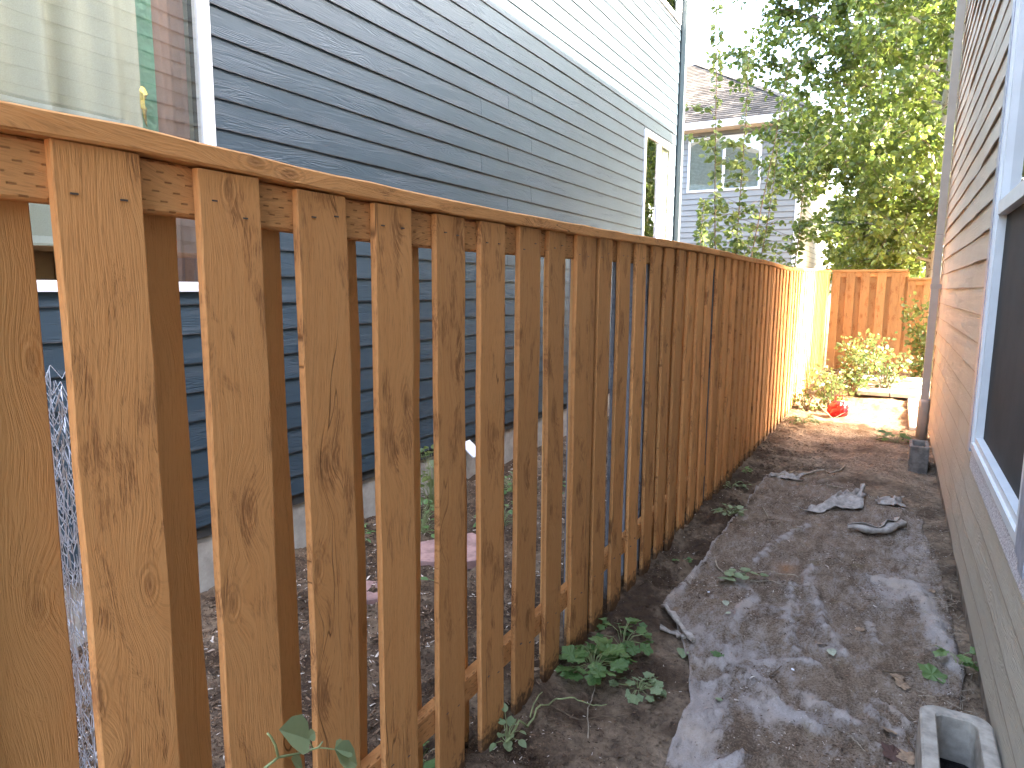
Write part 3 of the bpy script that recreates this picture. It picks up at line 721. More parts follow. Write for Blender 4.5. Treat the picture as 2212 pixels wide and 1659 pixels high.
# ---- blue-grey house on the left
LX = -2.957
hl = empty('house', (LX - 3, 3, 0), 'blue-grey lap sided house behind the picket fence, upper wall in full sun', 'house')
W1 = (-0.2, 2.275, 1.533, 3.30); W2 = (8.63, 9.915, 1.90, 3.57); W3 = (8.9, 9.98, 5.24, 5.85)
opL = [W1, W2, W3]
backing(hl, LX - 0.014, 1, -1.5, 10.16, 0.30, 5.98, opL, m_dark)
rowsL = [0.362] + [2.61 + 0.1425 * k2 for k2 in range(-15, 24)]
jL = {0: [4.733], 1: [5.159], 2: [5.58], 3: [4.733], 4: [5.159], 5: [5.58]}
def jointsL(k2):
    b = [4.733, 5.159, 5.581][k2 % 3]; return [b, b - 3.66 + (0.4 if k2 % 3 == 0 else 0), b - 7.3]
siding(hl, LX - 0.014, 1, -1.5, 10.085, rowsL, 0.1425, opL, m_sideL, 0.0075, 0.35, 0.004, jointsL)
cbox(LX - 0.012, LX + 0.012, 10.087, 10.17, 0.33, 5.98, 'corner_board', m_trim_dark, hl)
MB().box(LX + 0.014, LX + 0.075, 10.05, 10.13, 0.12, 5.95).obj('downspout', m_trim_dark, hl, (LX + 0.04, 10.09, 0.12))
MB().box(LX - 0.1, LX + 0.02, 10.172, 10.24, 0.33, 5.98).obj('corner_board', m_trim_white, hl, (LX, 10.2, 0.33))
cbox(LX - 0.25, LX - 0.03, -1.5, 10.15, -0.1, 0.345, 'foundation', m_found, hl)
cbox(LX - 9, LX - 0.16, 10.0, 10.16, 0.30, 5.98, 'wall', m_sideL, hl)
cbox(LX - 9, LX - 0.155, -1.5, -1.36, 0.30, 5.98, 'wall', m_sideL, hl)
rf = MB(); A0, A1, A2 = LX + 0.25, LX - 4.5, LX - 9.3
rf.add([(A0, -1.8, 6.0), (A0, 10.5, 6.0), (A1, 10.5, 7.7), (A1, -1.8, 7.7), (A0, -1.8, 6.16), (A0, 10.5, 6.16), (A1, 10.5, 7.86), (A1, -1.8, 7.86)], BOXF)
rf.add([(A2, -1.8, 6.0), (A2, 10.5, 6.0), (A1 - .002, 10.5, 7.7), (A1 - .002, -1.8, 7.7), (A2, -1.8, 6.16), (A2, 10.5, 6.16), (A1 - .002, 10.5, 7.86), (A1 - .002, -1.8, 7.86)], BOXF)
rf.obj('roof', m_shingle, hl, (LX, 3, 6.6))
window(hl, LX, 1, *W1, fw=0.034, inner=0.012)
window(hl, LX, 1, *W2, fw=0.045, first=m_glass3, mull=9.26, inner=0.02)
window(hl, LX, 1, *W3, fw=0.045, inner=0.03)
room(hl, LX - 0.014, 1, -0.5, 2.7, 1.2, 3.6, 2.2, m_room)
room(hl, LX - 0.014, 1, 8.2, 10.0, 1.3, 3.8, 1.8, m_room)
room(hl, LX - 0.014, 1, 8.3, 10.0, 4.9, 5.95, 1.6, m_room)
def curtain(name, x, y0, y1, z0, z1, mat, label, amp=0.03, per=0.17, seed=1, taper=0.0, cat='curtain'):
    n = int((y1 - y0) / 0.012); V = []; F = []
    for j, z in enumerate(np.linspace(z0, z1, 7)):
        for i in range(n + 1):
            s = i / n; y = y0 + (y1 - y0) * s
            ph = y / per * 2 * math.pi
            a = amp * (math.sin(ph + 1.5 * math.sin(ph * 0.37 + seed)) + 0.35 * math.sin(ph * 2.3 + seed))
            yt = y
            if taper: yt = y1 - (y1 - y) * (1 - taper * (1 - (z - z0) / (z1 - z0)) ** 1.0)
            V.append((x + a, yt, z))
    for j in range(6):
        for i in range(n): q = j * (n + 1) + i; F.append((q, q + 1, q + n + 2, q + n + 1))
    c = Vector((x, (y0 + y1) / 2, z0)); o = mesh(name, [tuple(Vector(p) - c) for p in V], F, mat, None, c, True)
    return tag(o, label, cat)
y295 = onx(295, 150, LX - 0.10)[1]; y330 = onx(326, 150, LX - 0.12)[1]; y405 = onx(402, 150, LX - 0.12)[1]
curtain('curtain', LX - 0.12, -0.1, y295, 1.72, 3.5, m_curt, 'pale beige pleated curtain behind the big window of the blue-grey house', 0.055, 0.30, 1)
curtain('curtain', LX - 0.125, y330 - 0.02, y405, 1.45, 3.5, m_curt_red, 'rust red curtain edge at the right of the big window', 0.012, 0.11, 2)
curtain('curtain', LX - 0.13, y405, 2.27, 1.45, 3.5, m_curt, 'narrow pale curtain strip at the right edge of the big window', 0.012, 0.12, 5)
o = curtain('foil_balloon', LX - 0.10, y295 - 0.03, y330 + 0.01, 2.25, 3.5, m_green, 'green foil sheet hanging between the beige and red curtains', 0.01, 0.19, 3, cat='foil')
g1 = onx(296, 182, LX - 0.08); g2 = onx(322, 275, LX - 0.08)
mbg = []; Fg = []
out = [(0.0, 1.0), (0.75, .98), (.95, .80), (.72, .60), (.95, .45), (.62, .30), (1.0, .0), (.55, .12), (.25, .42), (0, .46)]
for i, (a, b) in enumerate(out): mbg.append((LX - 0.08 + 0.012 * ((i * 7) % 3 - 1), g1[1] + (g2[1] - g1[1]) * a, g2[2] + (g1[2] - g2[2]) * b))
mbg += [(LX - 0.06, g1[1] + (g2[1] - g1[1]) * .4, g2[2] + (g1[2] - g2[2]) * .75), (LX - 0.062, g1[1] + (g2[1] - g1[1]) * .45, g2[2] + (g1[2] - g2[2]) * .4)]
Fg = [(0, 1, 10), (1, 2, 10), (2, 3, 10), (3, 4, 11), (10, 3, 11), (4, 5, 11), (5, 7, 11), (5, 6, 7), (7, 8, 11), (8, 9, 11), (9, 10, 11), (9, 0, 10)]
c = Vector(mbg[0]); o = mesh('foil_ornament', [tuple(Vector(p) - c) for p in mbg], [f[::-1] for f in Fg], m_gold, None, c)
md = o.modifiers.new('t', 'SOLIDIFY'); md.thickness = 0.004
tag(o, 'crumpled gold foil ornament against the green foil behind the big window glass', 'ornament')
curtain('curtain', LX - 0.065, 9.30, 9.86, 1.95, 3.52, mat_cloth('white_curtain', (0.5, 0.5, 0.47)), 'pale curtain pulled aside in the far window of the blue-grey house', 0.012, 0.12, 4, 0.3)
# vent hood and pipe on the foundation
vh = MB(); vh.add([(LX - .03, 4.43, .33), (LX - .03, 4.57, .33), (LX + .11, 4.57, .22), (LX + .11, 4.43, .22), (LX - .03, 4.43, .34), (LX - .03, 4.57, .34), (LX + .115, 4.57, .228), (LX + .115, 4.43, .228)], BOXF)
vh.obj('vent_hood', m_white, hl, (LX, 4.5, .3))

# ---- tan house on the right
RX = 0.385
hr = empty('house', (RX + 3, 3, 0), 'tan lap sided house close on the right with wavy boards and metal framed windows', 'house')
V1 = (2.40, 3.93, 0.815, 3.05); V2 = (0.4, 2.28, 0.80, 3.05)
opR = [(2.36, 3.93, 0.78, 3.08), (0.38, 2.30, 0.79, 3.08)]
pR = 0.1432
rowsR = [0.147 + pR * k2 for k2 in range(0, 37)]
backing(hr, RX + 0.002, -1, -1.7, 8.35, 0.12, 5.5, opR, m_dark)
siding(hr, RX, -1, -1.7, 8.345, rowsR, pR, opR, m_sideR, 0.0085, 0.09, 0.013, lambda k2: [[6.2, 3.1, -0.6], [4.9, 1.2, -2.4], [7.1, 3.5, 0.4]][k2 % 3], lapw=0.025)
cbox(RX + 0.012, RX + 0.25, -1.7, 8.3, -0.15, 0.13, 'foundation', m_found2, hr)
cbox(RX - 0.019, RX + 0.08, 8.347, 8.40, 0.13, 5.45, 'corner_board', m_spout, hr)
cbox(RX + 0.082, RX + 8, 8.28, 8.395, 0.0, 5.45, 'wall', m_sideR, hr)
cbox(RX + 0.15, RX + 8, -1.7, -1.6, 0.0, 5.45, 'wall', m_sideR, hr)
# added unseen storey beyond the corner, set back, there to shade the left house
cbox(0.53, RX + 8, 8.402, 10.35, 3.95, 5.5, 'added_shade_storey', m_sideR, hr)
rf = MB(); EV = 5.48
rf.add([(0.02, -2.0, EV), (0.02, 10.6, EV), (4.6, 10.6, EV + 1.7), (4.6, -2.0, EV + 1.7), (0.02, -2.0, EV + .17), (0.02, 10.6, EV + .17), (4.6, 10.6, EV + 1.87), (4.6, -2.0, EV + 1.87)], BOXF)
rf.add([(9.2, -2.0, EV), (9.2, 10.6, EV), (4.602, 10.6, EV + 1.7), (4.602, -2.0, EV + 1.7), (9.2, -2.0, EV + .17), (9.2, 10.6, EV + .17), (4.602, 10.6, EV + 1.87), (4.602, -2.0, EV + 1.87)], BOXF)
rf.obj('roof', m_shingle, hr, (0, 3, 5.5))
cbox(0.05, RX - 0.02, -1.9, 10.4, 5.455, 5.475, 'soffit', m_soffit, hr)
# windows: vinyl frame, flat metal flashing, pebbly strip below
for (y0, y1, z0, z1) in (V1, V2):
    f = window(hr, RX, -1, y0, y1 - 0.06, z0, z1, fw=0.032, rail=1.93, proud=0.03, glass=m_glass2, inner=0.028, depth=0.07, lower=m_screen, mat=m_vinyl)
    MB().box(RX - 0.034, RX + 0.01, y1 - 0.057, y1 + 0.03, z0 - 0.02, z1 + 0.02).obj('flashing', m_flash, hr, (RX, y1, z0))
    pass
MB().box(RX - 0.031, RX - 0.02, 2.312, 2.398, 0.80, 3.07).obj('flashing', m_flash, hr, (RX, 2.34, 0.8))
def mat_pebble():
    t = NT('pebbled_white_strip'); v = t.voro(t.coord(), 90, 'DISTANCE_TO_EDGE'); n = t.noise(t.coord(), 110, 3)
    c = t.mix(t.ss(v, 0.02, 0.16), (0.30, 0.27, 0.26), (0.66, 0.62, 0.60)); c = t.mix(t.ss(n, .5, .7, 0, .4), c, (0.45, 0.36, 0.33))
    return t.fin(c, 0.8, t.bump(v, 0.6, 0.004), 0.3)
m_peb = mat_pebble()
MB().box(RX - 0.022, RX - 0.016, 0.7, 3.90, 0.715, 0.832).obj('window_apron', m_peb, hr, (RX, 2.3, 0.72))
room(hr, RX + 0.002, -1, 0.2, 4.3, 0.5, 3.4, 1.4, m_dark)
# downspout at the far corner
dsx, dsy = 0.318, 8.22
dp = MB()
for a, b in ((0.42, 2.12), (2.124, 5.4)): dp.box(dsx - 0.036, dsx + 0.036, dsy - 0.028, dsy + 0.028, a, b)
dp.box(dsx - 0.04, dsx + 0.04, dsy - 0.032, dsy + 0.032, 2.09, 2.12)
dpo = dp.obj('downspout', m_spout, hr, (dsx, dsy, 0.4))
MB().box(dsx - 0.045, RX, dsy - 0.034, dsy - 0.0285, 1.58, 1.63).obj('bracket', m_spout, dpo, (dsx, dsy, 1.6))
MB().tube([(dsx, dsy, 0.0), (dsx, dsy, 0.4), (dsx, dsy, 0.44)], 0.055, 14, 0.05).obj('pipe_sleeve', m_spout, dpo, (dsx, dsy, 0), True)
MB().box(-0.10, -0.02, 0, 0, 0, 0)

# ------------------------------------------------------------------ CONCRETE BLOCKS
def rounded(cx, cy, hx, hy, r, n=5):
    out = []
    for sx, sy, a0 in ((1, 1, 0), (-1, 1, 90), (-1, -1, 180), (1, -1, 270)):
        for i in range(n + 1):
            a = math.radians(a0 + 90 * i / n); out.append((cx + sx * (hx - r) + r * math.cos(a), cy + sy * (hy - r) + r * math.sin(a)))
    return out
def hollow(name, cx, cy, hx, hy, z0, z1, wall, floor, mat, label, r=0.05):
    O = rounded(cx, cy, hx, hy, r); I = rounded(cx, cy, hx - wall, hy - wall, max(0.012, r - wall * 0.5)); n = len(O); V = []; F = []
    ch = 0.006
    rings = [[(x, y, z0) for x, y in O], [(x, y, z1 - ch) for x, y in O],
             [(cx + (x - cx) * (1 - ch / hx), cy + (y - cy) * (1 - ch / hy), z1) for x, y in O],
             [(cx + (x - cx) * (1 + ch / hx), cy + (y - cy) * (1 + ch / hy), z1) for x, y in I], [(x, y, z1 - ch) for x, y in I], [(x, y, floor) for x, y in I]]
    for rg in rings: V += [(a + random.uniform(-.0012, .0012), b + random.uniform(-.0012, .0012), c2) for a, b, c2 in rg]
    for k2 in range(len(rings) - 1):
        for i in range(n): F.append((k2 * n + i, k2 * n + (i + 1) % n, (k2 + 1) * n + (i + 1) % n, (k2 + 1) * n + i))
    F.append(tuple((len(rings) - 1) * n + i for i in range(n)))
    c = Vector((cx, cy, z0)); o = mesh(name, [tuple(Vector(p) - c) for p in V], F, mat, None, c)
    return tag(o, label, 'concrete block')
hollow('concrete_block', 0.262, 2.14, 0.100, 0.37, -0.08, 0.20, 0.045, 0.02, m_conc, 'rounded hollow concrete block with plants inside at the bottom right by the tan wall', 0.05)
mesh('soil', [(-.06, -.33, 0), (.06, -.33, 0), (.06, .33, .0), (-.06, .33, .0)], [(0, 1, 2, 3)], m_mulch, bpy.data.objects['concrete_block'], (0.262, 2.14, 0.045))
hollow('concrete_block', 0.262, 7.02, 0.075, 0.16, -0.05, 0.20, 0.028, 0.08, mat_plain('dark_concrete', (0.24, 0.205, 0.17), 0.9, 0.25, 18, 0.5, 0.004, 0.2), 'dark square hollow concrete block below the far downspout', 0.015)

# ------------------------------------------------------------------ CHICKEN WIRE ROLL
def wire_roll():
    cx, cy = -1.66, 0.74; V = []; F = []
    cell = 0.042; nturn = 4; L = 0; rows = int(1.36 / (cell * 0.866)); r_ = random.Random(4)
    th = 0.0; cols = []
    while th < nturn * 2 * math.pi:
        rad = 0.075 + 0.024 * th / (2 * math.pi) * 1.0
        cols.append((th, rad)); th += cell / rad
    def P(i, j):
        t = i; k0 = int(t); f = t - k0
        if k0 >= len(cols) - 1: k0 = len(cols) - 2; f = 1
        a = cols[k0][0] + (cols[k0 + 1][0] - cols[k0][0]) * f; rad = cols[k0][1]
        rad *= 1 + 0.10 * math.sin(3 * a + j * 0.11) + 0.05 * math.sin(j * 0.5 + a * 5)
        z = 0.0 + j * cell * 0.866 + 0.03 * math.sin(a * 1.3)
        sq = 1 - 0.25 * (z / 1.4)
        return Vector((cx + rad * sq * math.cos(a) * 1.25, cy + rad * sq * math.sin(a), z + r_.uniform(-.004, .004)))
    tri = [(1, 0), (-.5, .866), (-.5, -.866)]
    def edge(p, q):
        d = (q - p)
        if d.length < 1e-5: return
        d.normalize(); a = d.orthogonal().normalized(); b = d.cross(a); n = len(V); R = 0.0010
        for c0 in (p, q):
            for u, v in tri: V.append(tuple(c0 + (a * u + b * v) * R))
        for k2 in range(3): F.append((n + k2, n + (k2 + 1) % 3, n + 3 + (k2 + 1) % 3, n + 3 + k2))
    nc = len(cols)
    pts = {}
    def G(i, j):
        if (i, j) not in pts: pts[(i, j)] = P(i, j)
        return pts[(i, j)]
    for j in range(0, rows):
        for i in range(nc - 1):
            off = 0.5 if j % 2 else 0.0
            p = G(i + off, j); 
            # zigzag plus uprights make elongated hexagons
            if j % 2 == 0:
                edge(p, G(i + 0.5, j + 1)); edge(G(i + 0.5, j + 1), G(i + 1.0, j)) if i + 1 < nc - 1 else None
            else:
                edge(p, G(i + off, j + 1)) if r_.random() < .98 else None
    c = Vector((cx, cy, 0)); o = mesh('wire_roll', [tuple(Vector(p) - c) for p in V], F, m_wire, None, c)
    tag(o, 'tangled standing roll of silvery chicken wire behind the nearest fence boards', 'wire roll')
wire_roll()

# ------------------------------------------------------------------ PLANTS
def T_ovate(fold=0.10, w=0.36, curl_=0.12):
    o = [(0, 0), (w * .75, .18), (w, .42), (w * .72, .72), (0, 1.0), (-w * .72, .72), (-w, .42), (-w * .75, .18)]
    V = [(x, y, abs(x) * fold * 2 - curl_ * y * y) for x, y in o] + [(0, .45, -0.02)]
    F = [(8, i, (i + 1) % 8) for i in range(8)]
    return np.array(V), np.array(F)
def T_small():
    V = [(0, 0, 0), (.4, .38, .05), (.26, .76, 0), (0, 1, -.08), (-.26, .76, 0), (-.4, .38, .05)]
    return np.array(V), np.array([(0, 1, 2), (0, 2, 3), (0, 3, 4), (0, 4, 5)])
def T_lobed(n=26, lob=5, depth=0.28, w=0.55):
    V = []; 
    for i in range(n):
        a = -math.pi / 2 + 2 * math.pi * i / n
        r = 0.5 * (1 - depth * abs(math.sin(a * lob / 2 + 0.6)) + 0.07 * (i % 2))
        x = r * math.cos(a) * 2 * w; y = 0.5 + r * math.sin(a)
        V.append((x, y, 0.10 * abs(x) - 0.14 * (y - .3) ** 2 + 0.03 * math.sin(i * 1.9)))
    V.append((0, .45, -.02)); F = [(n, i, (i + 1) % n) for i in range(n)]
    return np.array(V), np.array(F)
def rots(dirs, ups=None, roll=None):
    """frames whose y axis follows dirs"""
    d = dirs / np.linalg.norm(dirs, axis=1, keepdims=True)
    u = np.array([0, 0, 1.0]) + 0 * d if ups is None else ups
    x = np.cross(d, u); nn = np.linalg.norm(x, axis=1, keepdims=True); x = np.where(nn < 1e-4, [1, 0, 0], x / np.maximum(nn, 1e-6)); z = np.cross(x, d)
    if roll is not None:
        c, s = np.cos(roll)[:, None], np.sin(roll)[:, None]; x, z = x * c + z * s, z * c - x * s
    return np.stack([x, d, z], 2)
def leaves(name, T, P, R, Sc, mat, parent=None, loc=(0, 0, 0), tint=None, kind=None):
    V, F = T; n = len(P); k2 = len(V)
    W = np.einsum('nij,kj->nki', R, V) * np.asarray(Sc)[:, None, None] + P[:, None, :]
    W = W.reshape(-1, 3) - np.array(loc)
    FF = (F[None] + (np.arange(n) * k2)[:, None, None]).reshape(-1, F.shape[1])
    if tint is None: tint = rng.random(n)
    o = mesh(name, W, FF, mat, parent, loc, tint=np.repeat(tint, k2))
    if kind: o['kind'] = kind
    return o
def rdir(n, zb=0.0, zs=1.0):
    a = rng.uniform(0, 2 * np.pi, n); z = rng.uniform(-1, 1, n) * zs + zb
    v = np.stack([np.cos(a), np.sin(a), z], 1); return v / np.linalg.norm(v, axis=1, keepdims=True)

# ---- big aspen behind the back fence
tree = empty('tree', (0.55, 15.2, 0), 'big leafy broadleaf tree filling the view behind the back fence', 'tree')
tk = MB(); tk.tube([(0.55, 15.2, -0.1), (0.52, 15.2, 1.5), (0.50, 15.15, 2.6), (0.47, 15.1, 4.2), (0.55, 15.0, 6.5), (0.45, 15.1, 9.5)], 0.125, 12, 0.06)
tk.obj('trunk', m_bark, tree, (0.55, 15.2, 0), True)
bc = []   # twig tips
lv_p = []; lv_d = []; tw = MB(); br = MB()
def crown_r(z): return float(np.interp(z, [1.9, 2.6, 3.6, 4.6, 6, 7.5, 9, 10.5, 11.4], [1.3, 1.9, 2.6, 3.0, 3.3, 3.5, 3.1, 2.2, .6]))
NB = 0
def spray(base, tip, nl, rad, mb, lsz):
    base = Vector(base); tip = Vector(tip); mid = (base + tip) / 2 + Vector((0, 0, (tip - base).length * 0.12))
    pts = [base, mid, tip]; mb.tube(pts, rad, 4, rad * 0.3)
    for q in range(nl):
        s = 0.15 + 0.85 * (q + random.random()) / nl
        p = (base * (1 - s) * (1 - s) + mid * 2 * s * (1 - s) + tip * s * s)
        d = Vector((random.uniform(-1, 1), random.uniform(-1, 1), random.uniform(-1.1, 0.35))).normalized()
        p = p + d * random.uniform(0.01, lsz * 0.9)
        lv_p.append(tuple(p)); lv_d.append(tuple(d))
cxT, cyT = 0.5, 15.1
random.seed(11)
for b in range(80):
    z0 = random.uniform(1.9, 9.5); a = random.uniform(0, 2 * math.pi); z1 = z0 + random.uniform(-0.1, 1.5)
    R_ = crown_r(z1) * random.uniform(0.8, 1.05)
    s0 = Vector((cxT, cyT, z0)); e = Vector((cxT + R_ * math.cos(a), cyT + R_ * math.sin(a) * 1.0, z1))
    if e.y < 13.0 and e.z < 2.7: e.z = 2.9
    mid = (s0 + e) / 2 + Vector((0, 0, 0.25)); br.tube([s0, mid, e], 0.035, 5, 0.008)
    for q in range(22):
        s = random.uniform(0.22, 1.0); p = s0 * (1 - s) ** 2 + mid * 2 * s * (1 - s) + e * s * s
        dd = Vector((random.uniform(-1, 1), random.uniform(-1, 1), random.uniform(-.8, .7))).normalized() * random.uniform(0.3, 0.75)
        spray(p, p + dd, 34, 0.006, tw, 0.10)
# outlying sprays toward the yard and over the left house corner
for b in range(430):
    p = Vector((random.uniform(-2.9, 0.5), random.uniform(12.9, 14.8), random.uniform(2.4, 8.4)))
    if p.x < 0.3 - crown_r(p.z) * 0.86 + 0.3 * math.sin(p.z * 3): continue
    if p.z < 3.3 and p.x < -1.3: continue
    dd = Vector((random.uniform(-1, .2), random.uniform(-1, .2), random.uniform(-.7, .5))).normalized() * 0.6
    spray(p, p + dd, 30, 0.006, tw, 0.10)
for b in range(16):
    p = Vector((random.uniform(-2.3, -1.3), random.uniform(11.2, 12.2), random.uniform(6.6, 7.6)))
    spray(p, p + Vector((random.uniform(-.5, .1), -0.5, random.uniform(-.4, .1))), 14, 0.005, tw, 0.09)
br.obj('branches', m_bark, tree, (cxT, cyT, 0)); tag(tree.children[-1], kind='stuff')
o = tw.obj('twigs', m_twig, tree, (cxT, cyT, 0)); tag(o, kind='stuff')
P = np.array(lv_p); D = np.array(lv_d)
leaves('crown', T_small(), P, rots(D, rdir(len(P))), rng.uniform(0.075, 0.12, len(P)), m_leaf_tree, tree, (cxT, cyT, 0), kind='stuff')

# ---- a farther row of dense foliage behind, seen between the leaves
def far_tree(cx, cy, r, h, n, label, lo=.56):
    t = empty('tree', (cx, cy, 0), label, 'tree')
    MB().tube([(cx, cy, -0.1), (cx, cy, h * .5), (cx + .2, cy, h * .85)], 0.2, 8, 0.07).obj('trunk', m_bark, t, (cx, cy, 0), True)
    u = rdir(n, 0, 1); q = rng.random(n) ** 0.4; cl = 0.75 + 0.3 * np.sin(u[:, 0] * 7 + u[:, 2] * 9) * np.cos(u[:, 1] * 6)
    P = np.stack([cx + u[:, 0] * r * q * cl, cy + u[:, 1] * r * q * cl, h * lo + u[:, 2] * h * (1.02 - lo) * q * cl], 1)
    leaves('crown', T_small(), P, rots(rdir(n, -.3), rdir(n)), rng.uniform(0.12, 0.22, n), m_leaf_tree, t, (cx, cy, 0), kind='stuff')
far_tree(2.8, 12.95, 1.15, 5.6, 5200, 'small unseen tree added behind the tan house to dapple the sunlit fence', lo=.65)  # hidden from the camera; added to throw dappled shade on the fence
far_tree(1.4, 21.5, 3.9, 13.0, 20000, 'dense green tree standing behind the big leafy tree')
far_tree(-0.6, 24.5, 2.0, 5.6, 5000, 'low bushy tree right of the pale house wall behind the back fence')

# ---- saplings beside the blue-grey house corner
def sapling(base, top, nl, label, side=7, lsz=0.085, spread=0.7, low=1.6, bend=0.1):
    t = empty('sapling', base, label, 'sapling'); b = Vector(base); e = Vector(top)
    st = MB(); pts = [b.lerp(e, s) + Vector((bend * math.sin(s * 4 + base[0]), bend * .6 * math.sin(s * 5), 0)) for s in np.linspace(0, 1, 14)]
    st.tube(pts, 0.017, 6, 0.004); st.obj('trunk', m_twig, t, b, True)
    P = []; D = []; sb = MB()
    def at(s):
        f = s * 13; i = min(12, int(f)); return pts[i].lerp(pts[i + 1], f - i)
    for q in range(int(nl * 1.5)):
        s = random.uniform(low / e.z, 1.0) ; p = at(s); a = random.uniform(0, 6.28)
        d = Vector((math.cos(a), math.sin(a), random.uniform(-.9, .3))).normalized(); P.append(tuple(p + d * random.uniform(.01, .05))); D.append(tuple(d))
    for q in range(side):
        s = random.uniform(0.28, 0.72); p = at(s); a = random.uniform(0, 6.28)
        L = spread * random.uniform(.5, 1.1); tip = p + Vector((math.cos(a) * L, math.sin(a) * L * .6, L * random.uniform(.1, .6))); MB().tube([p, (p + tip) / 2 + Vector((0, 0, .05)), tip], 0.006, 4, 0.002).obj('branch', m_twig, t, p)
        for k2 in range(int(22 * L / .6)):
            f = random.uniform(.15, 1); pp = p.lerp(tip, f); a2 = random.uniform(0, 6.28)
            d = Vector((math.cos(a2), math.sin(a2), random.uniform(-.9, .3))).normalized(); P.append(tuple(pp + d * random.uniform(.01, .06))); D.append(tuple(d))
    P = np.array(P); D = np.array(D)
    leaves('foliage', T_ovate(), P, rots(D, rdir(len(P))), rng.uniform(0.7, 1.2, len(P)) * lsz, m_leaf_sap, t, base, kind='stuff')
random.seed(5)
sapling((-2.62, 12.4, 0), (-3.14, 12.3, 6.75), 150, 'tallest thin sapling stem reaching past the roof beside the blue-grey house', 12, 0.115, 0.75)
sapling((-2.42, 12.6, 0), (-2.62, 12.6, 5.65), 130, 'middle sapling whose bare tip stands against the sky before the shingle roof', 12, 0.11, 0.75)
sapling((-2.25, 12.9, 0), (-2.1, 12.8, 4.0), 150, 'shorter sapling in front of the grey house window', 14, 0.10, 0.8)
sapling((-2.9, 12.0, 0), (-3.1, 12.0, 3.1), 120, 'low bushy sapling just right of the blue-grey house corner', 14, 0.10, 0.55)
sapling((-1.75, 13.6, 0), (-1.75, 13.6, 3.7), 120, 'leafy sapling in front of the lit side wall of the grey house', 16, 0.095, 0.9)
sapling((-2.35, 12.2, 0), (-2.0, 12.9, 5.5), 40, 'sapling leaning right with few leaves on its upper stem', 3, 0.12, 0.5, 4.2)

# ---- generic weeds
def weed(name, x, y, n, rad, h, size, T, mat, label, cat='weed', mat_stem=m_stemg, dz=0.0, upright=0.4, z=None):
    z = surf(x, y) if z is None else z
    t = empty(name, (x, y, z), label, cat); P = []; D = []; U = []; sb = MB()
    for q in range(n):
        a = random.uniform(0, 6.28); r_ = rad * math.sqrt(random.random()); hh = h * (0.25 + 0.75 * random.random()) * (1 - 0.5 * (r_ / max(rad, 1e-3)) ** 2)
        p = Vector((x + r_ * math.cos(a), y + r_ * math.sin(a), z + hh))
        sb.tube([(x + r_ * .15 * math.cos(a), y + r_ * .15 * math.sin(a), z - .005), ((x + p.x) / 2, (y + p.y) / 2, z + hh * .75), p], 0.0018, 4, 0.001)
        d = Vector((math.cos(a), math.sin(a), random.uniform(-.5, upright))).normalized(); P.append(tuple(p)); D.append(tuple(d))
        U.append((random.uniform(-.5, .5), random.uniform(-.5, .5), 1))
    sb.obj('stems', mat_stem, t, (x, y, z))
    P = np.array(P); D = np.array(D); leaves('leaves', T, P, rots(D, np.array(U)), rng.uniform(.55, 1.15, n) * size, mat, t, (x, y, z))
    return t
TL = T_lobed(); TO = T_ovate()
wp = onz(1290, 1465)[:2]
random.seed(21)
weed('weed', wp[0] - .02, wp[1], 46, 0.11, 0.08, 0.072, TL, m_leaf_weed, 'large lobed green weed clump at the foot of the fence in the foreground')
q = onz(1345, 1400)[:2]; weed('weed', q[0], q[1], 20, 0.10, 0.11, 0.06, TL, m_leaf_weed, 'lighter leafy weed just behind the large lobed clump')
q = zf(1900, 1150); weed('weed', q[0], q[1], 26, 0.09, 0.04, 0.05, TL, m_leaf_dull, 'wilted grey-green weed heap right of the large lobed clump')
q = zf(1640, 780); weed('weed', q[0], q[1], 10, 0.05, 0.06, 0.05, TL, m_leaf_weed, 'small weed against the fence strip behind the lobed clumps')
q = zg(720, 430); weed('weed', q[0], q[1], 26, 0.11, 0.06, 0.055, TO, m_leaf_dull, 'pulled weed lying between fence and fabric in mid yard')
q = zg(740, 240); weed('weed', q[0], q[1], 24, 0.14, 0.05, 0.05, TO, m_leaf_dull, 'scraggly pulled weed at the fence foot beyond the mid yard weed')
q = zg(430, 730); weed('weed', q[0], q[1], 12, 0.05, 0.03, 0.03, TO, m_leaf_weed, 'tiny seedling in dark soil left of the fabric edge')
q = zg(830, 160); weed('weed', q[0], q[1], 12, 0.07, 0.05, 0.05, TO, m_leaf_weed, 'little green weed past the far left fabric corner')
q = zh(1770, 1040); weed('weed', q[0], q[1], 8, 0.05, 0.07, 0.06, TL, m_leaf_weed, 'small round leaved weed against the tan house foundation')
q = onz(*o2(2185, 1085))[:2]; weed('weed', q[0], q[1], 22, 0.10, 0.16, 0.09, TO, m_leaf_weed, 'broad leaved weed left of the far concrete block')
weed('weed', 0.24, 2.12, 7, 0.05, 0.10, 0.075, TL, m_leaf_weed, 'weed growing inside the near hollow concrete block', z=0.06)
weed('weed', 0.295, 2.0, 6, 0.03, 0.10, 0.05, TL, m_leaf_weed, 'seedling at the wall side inside the near hollow block', z=0.05)
q = onz(*o2(1960, 1040))[:2]; weed('weed', q[0], q[1], 40, 0.16, 0.08, 0.06, TO, m_leaf_rose, 'low grassy weed patch in the sun at the shaded fence end')
q = onz(*o2(770, 1830))[:2]
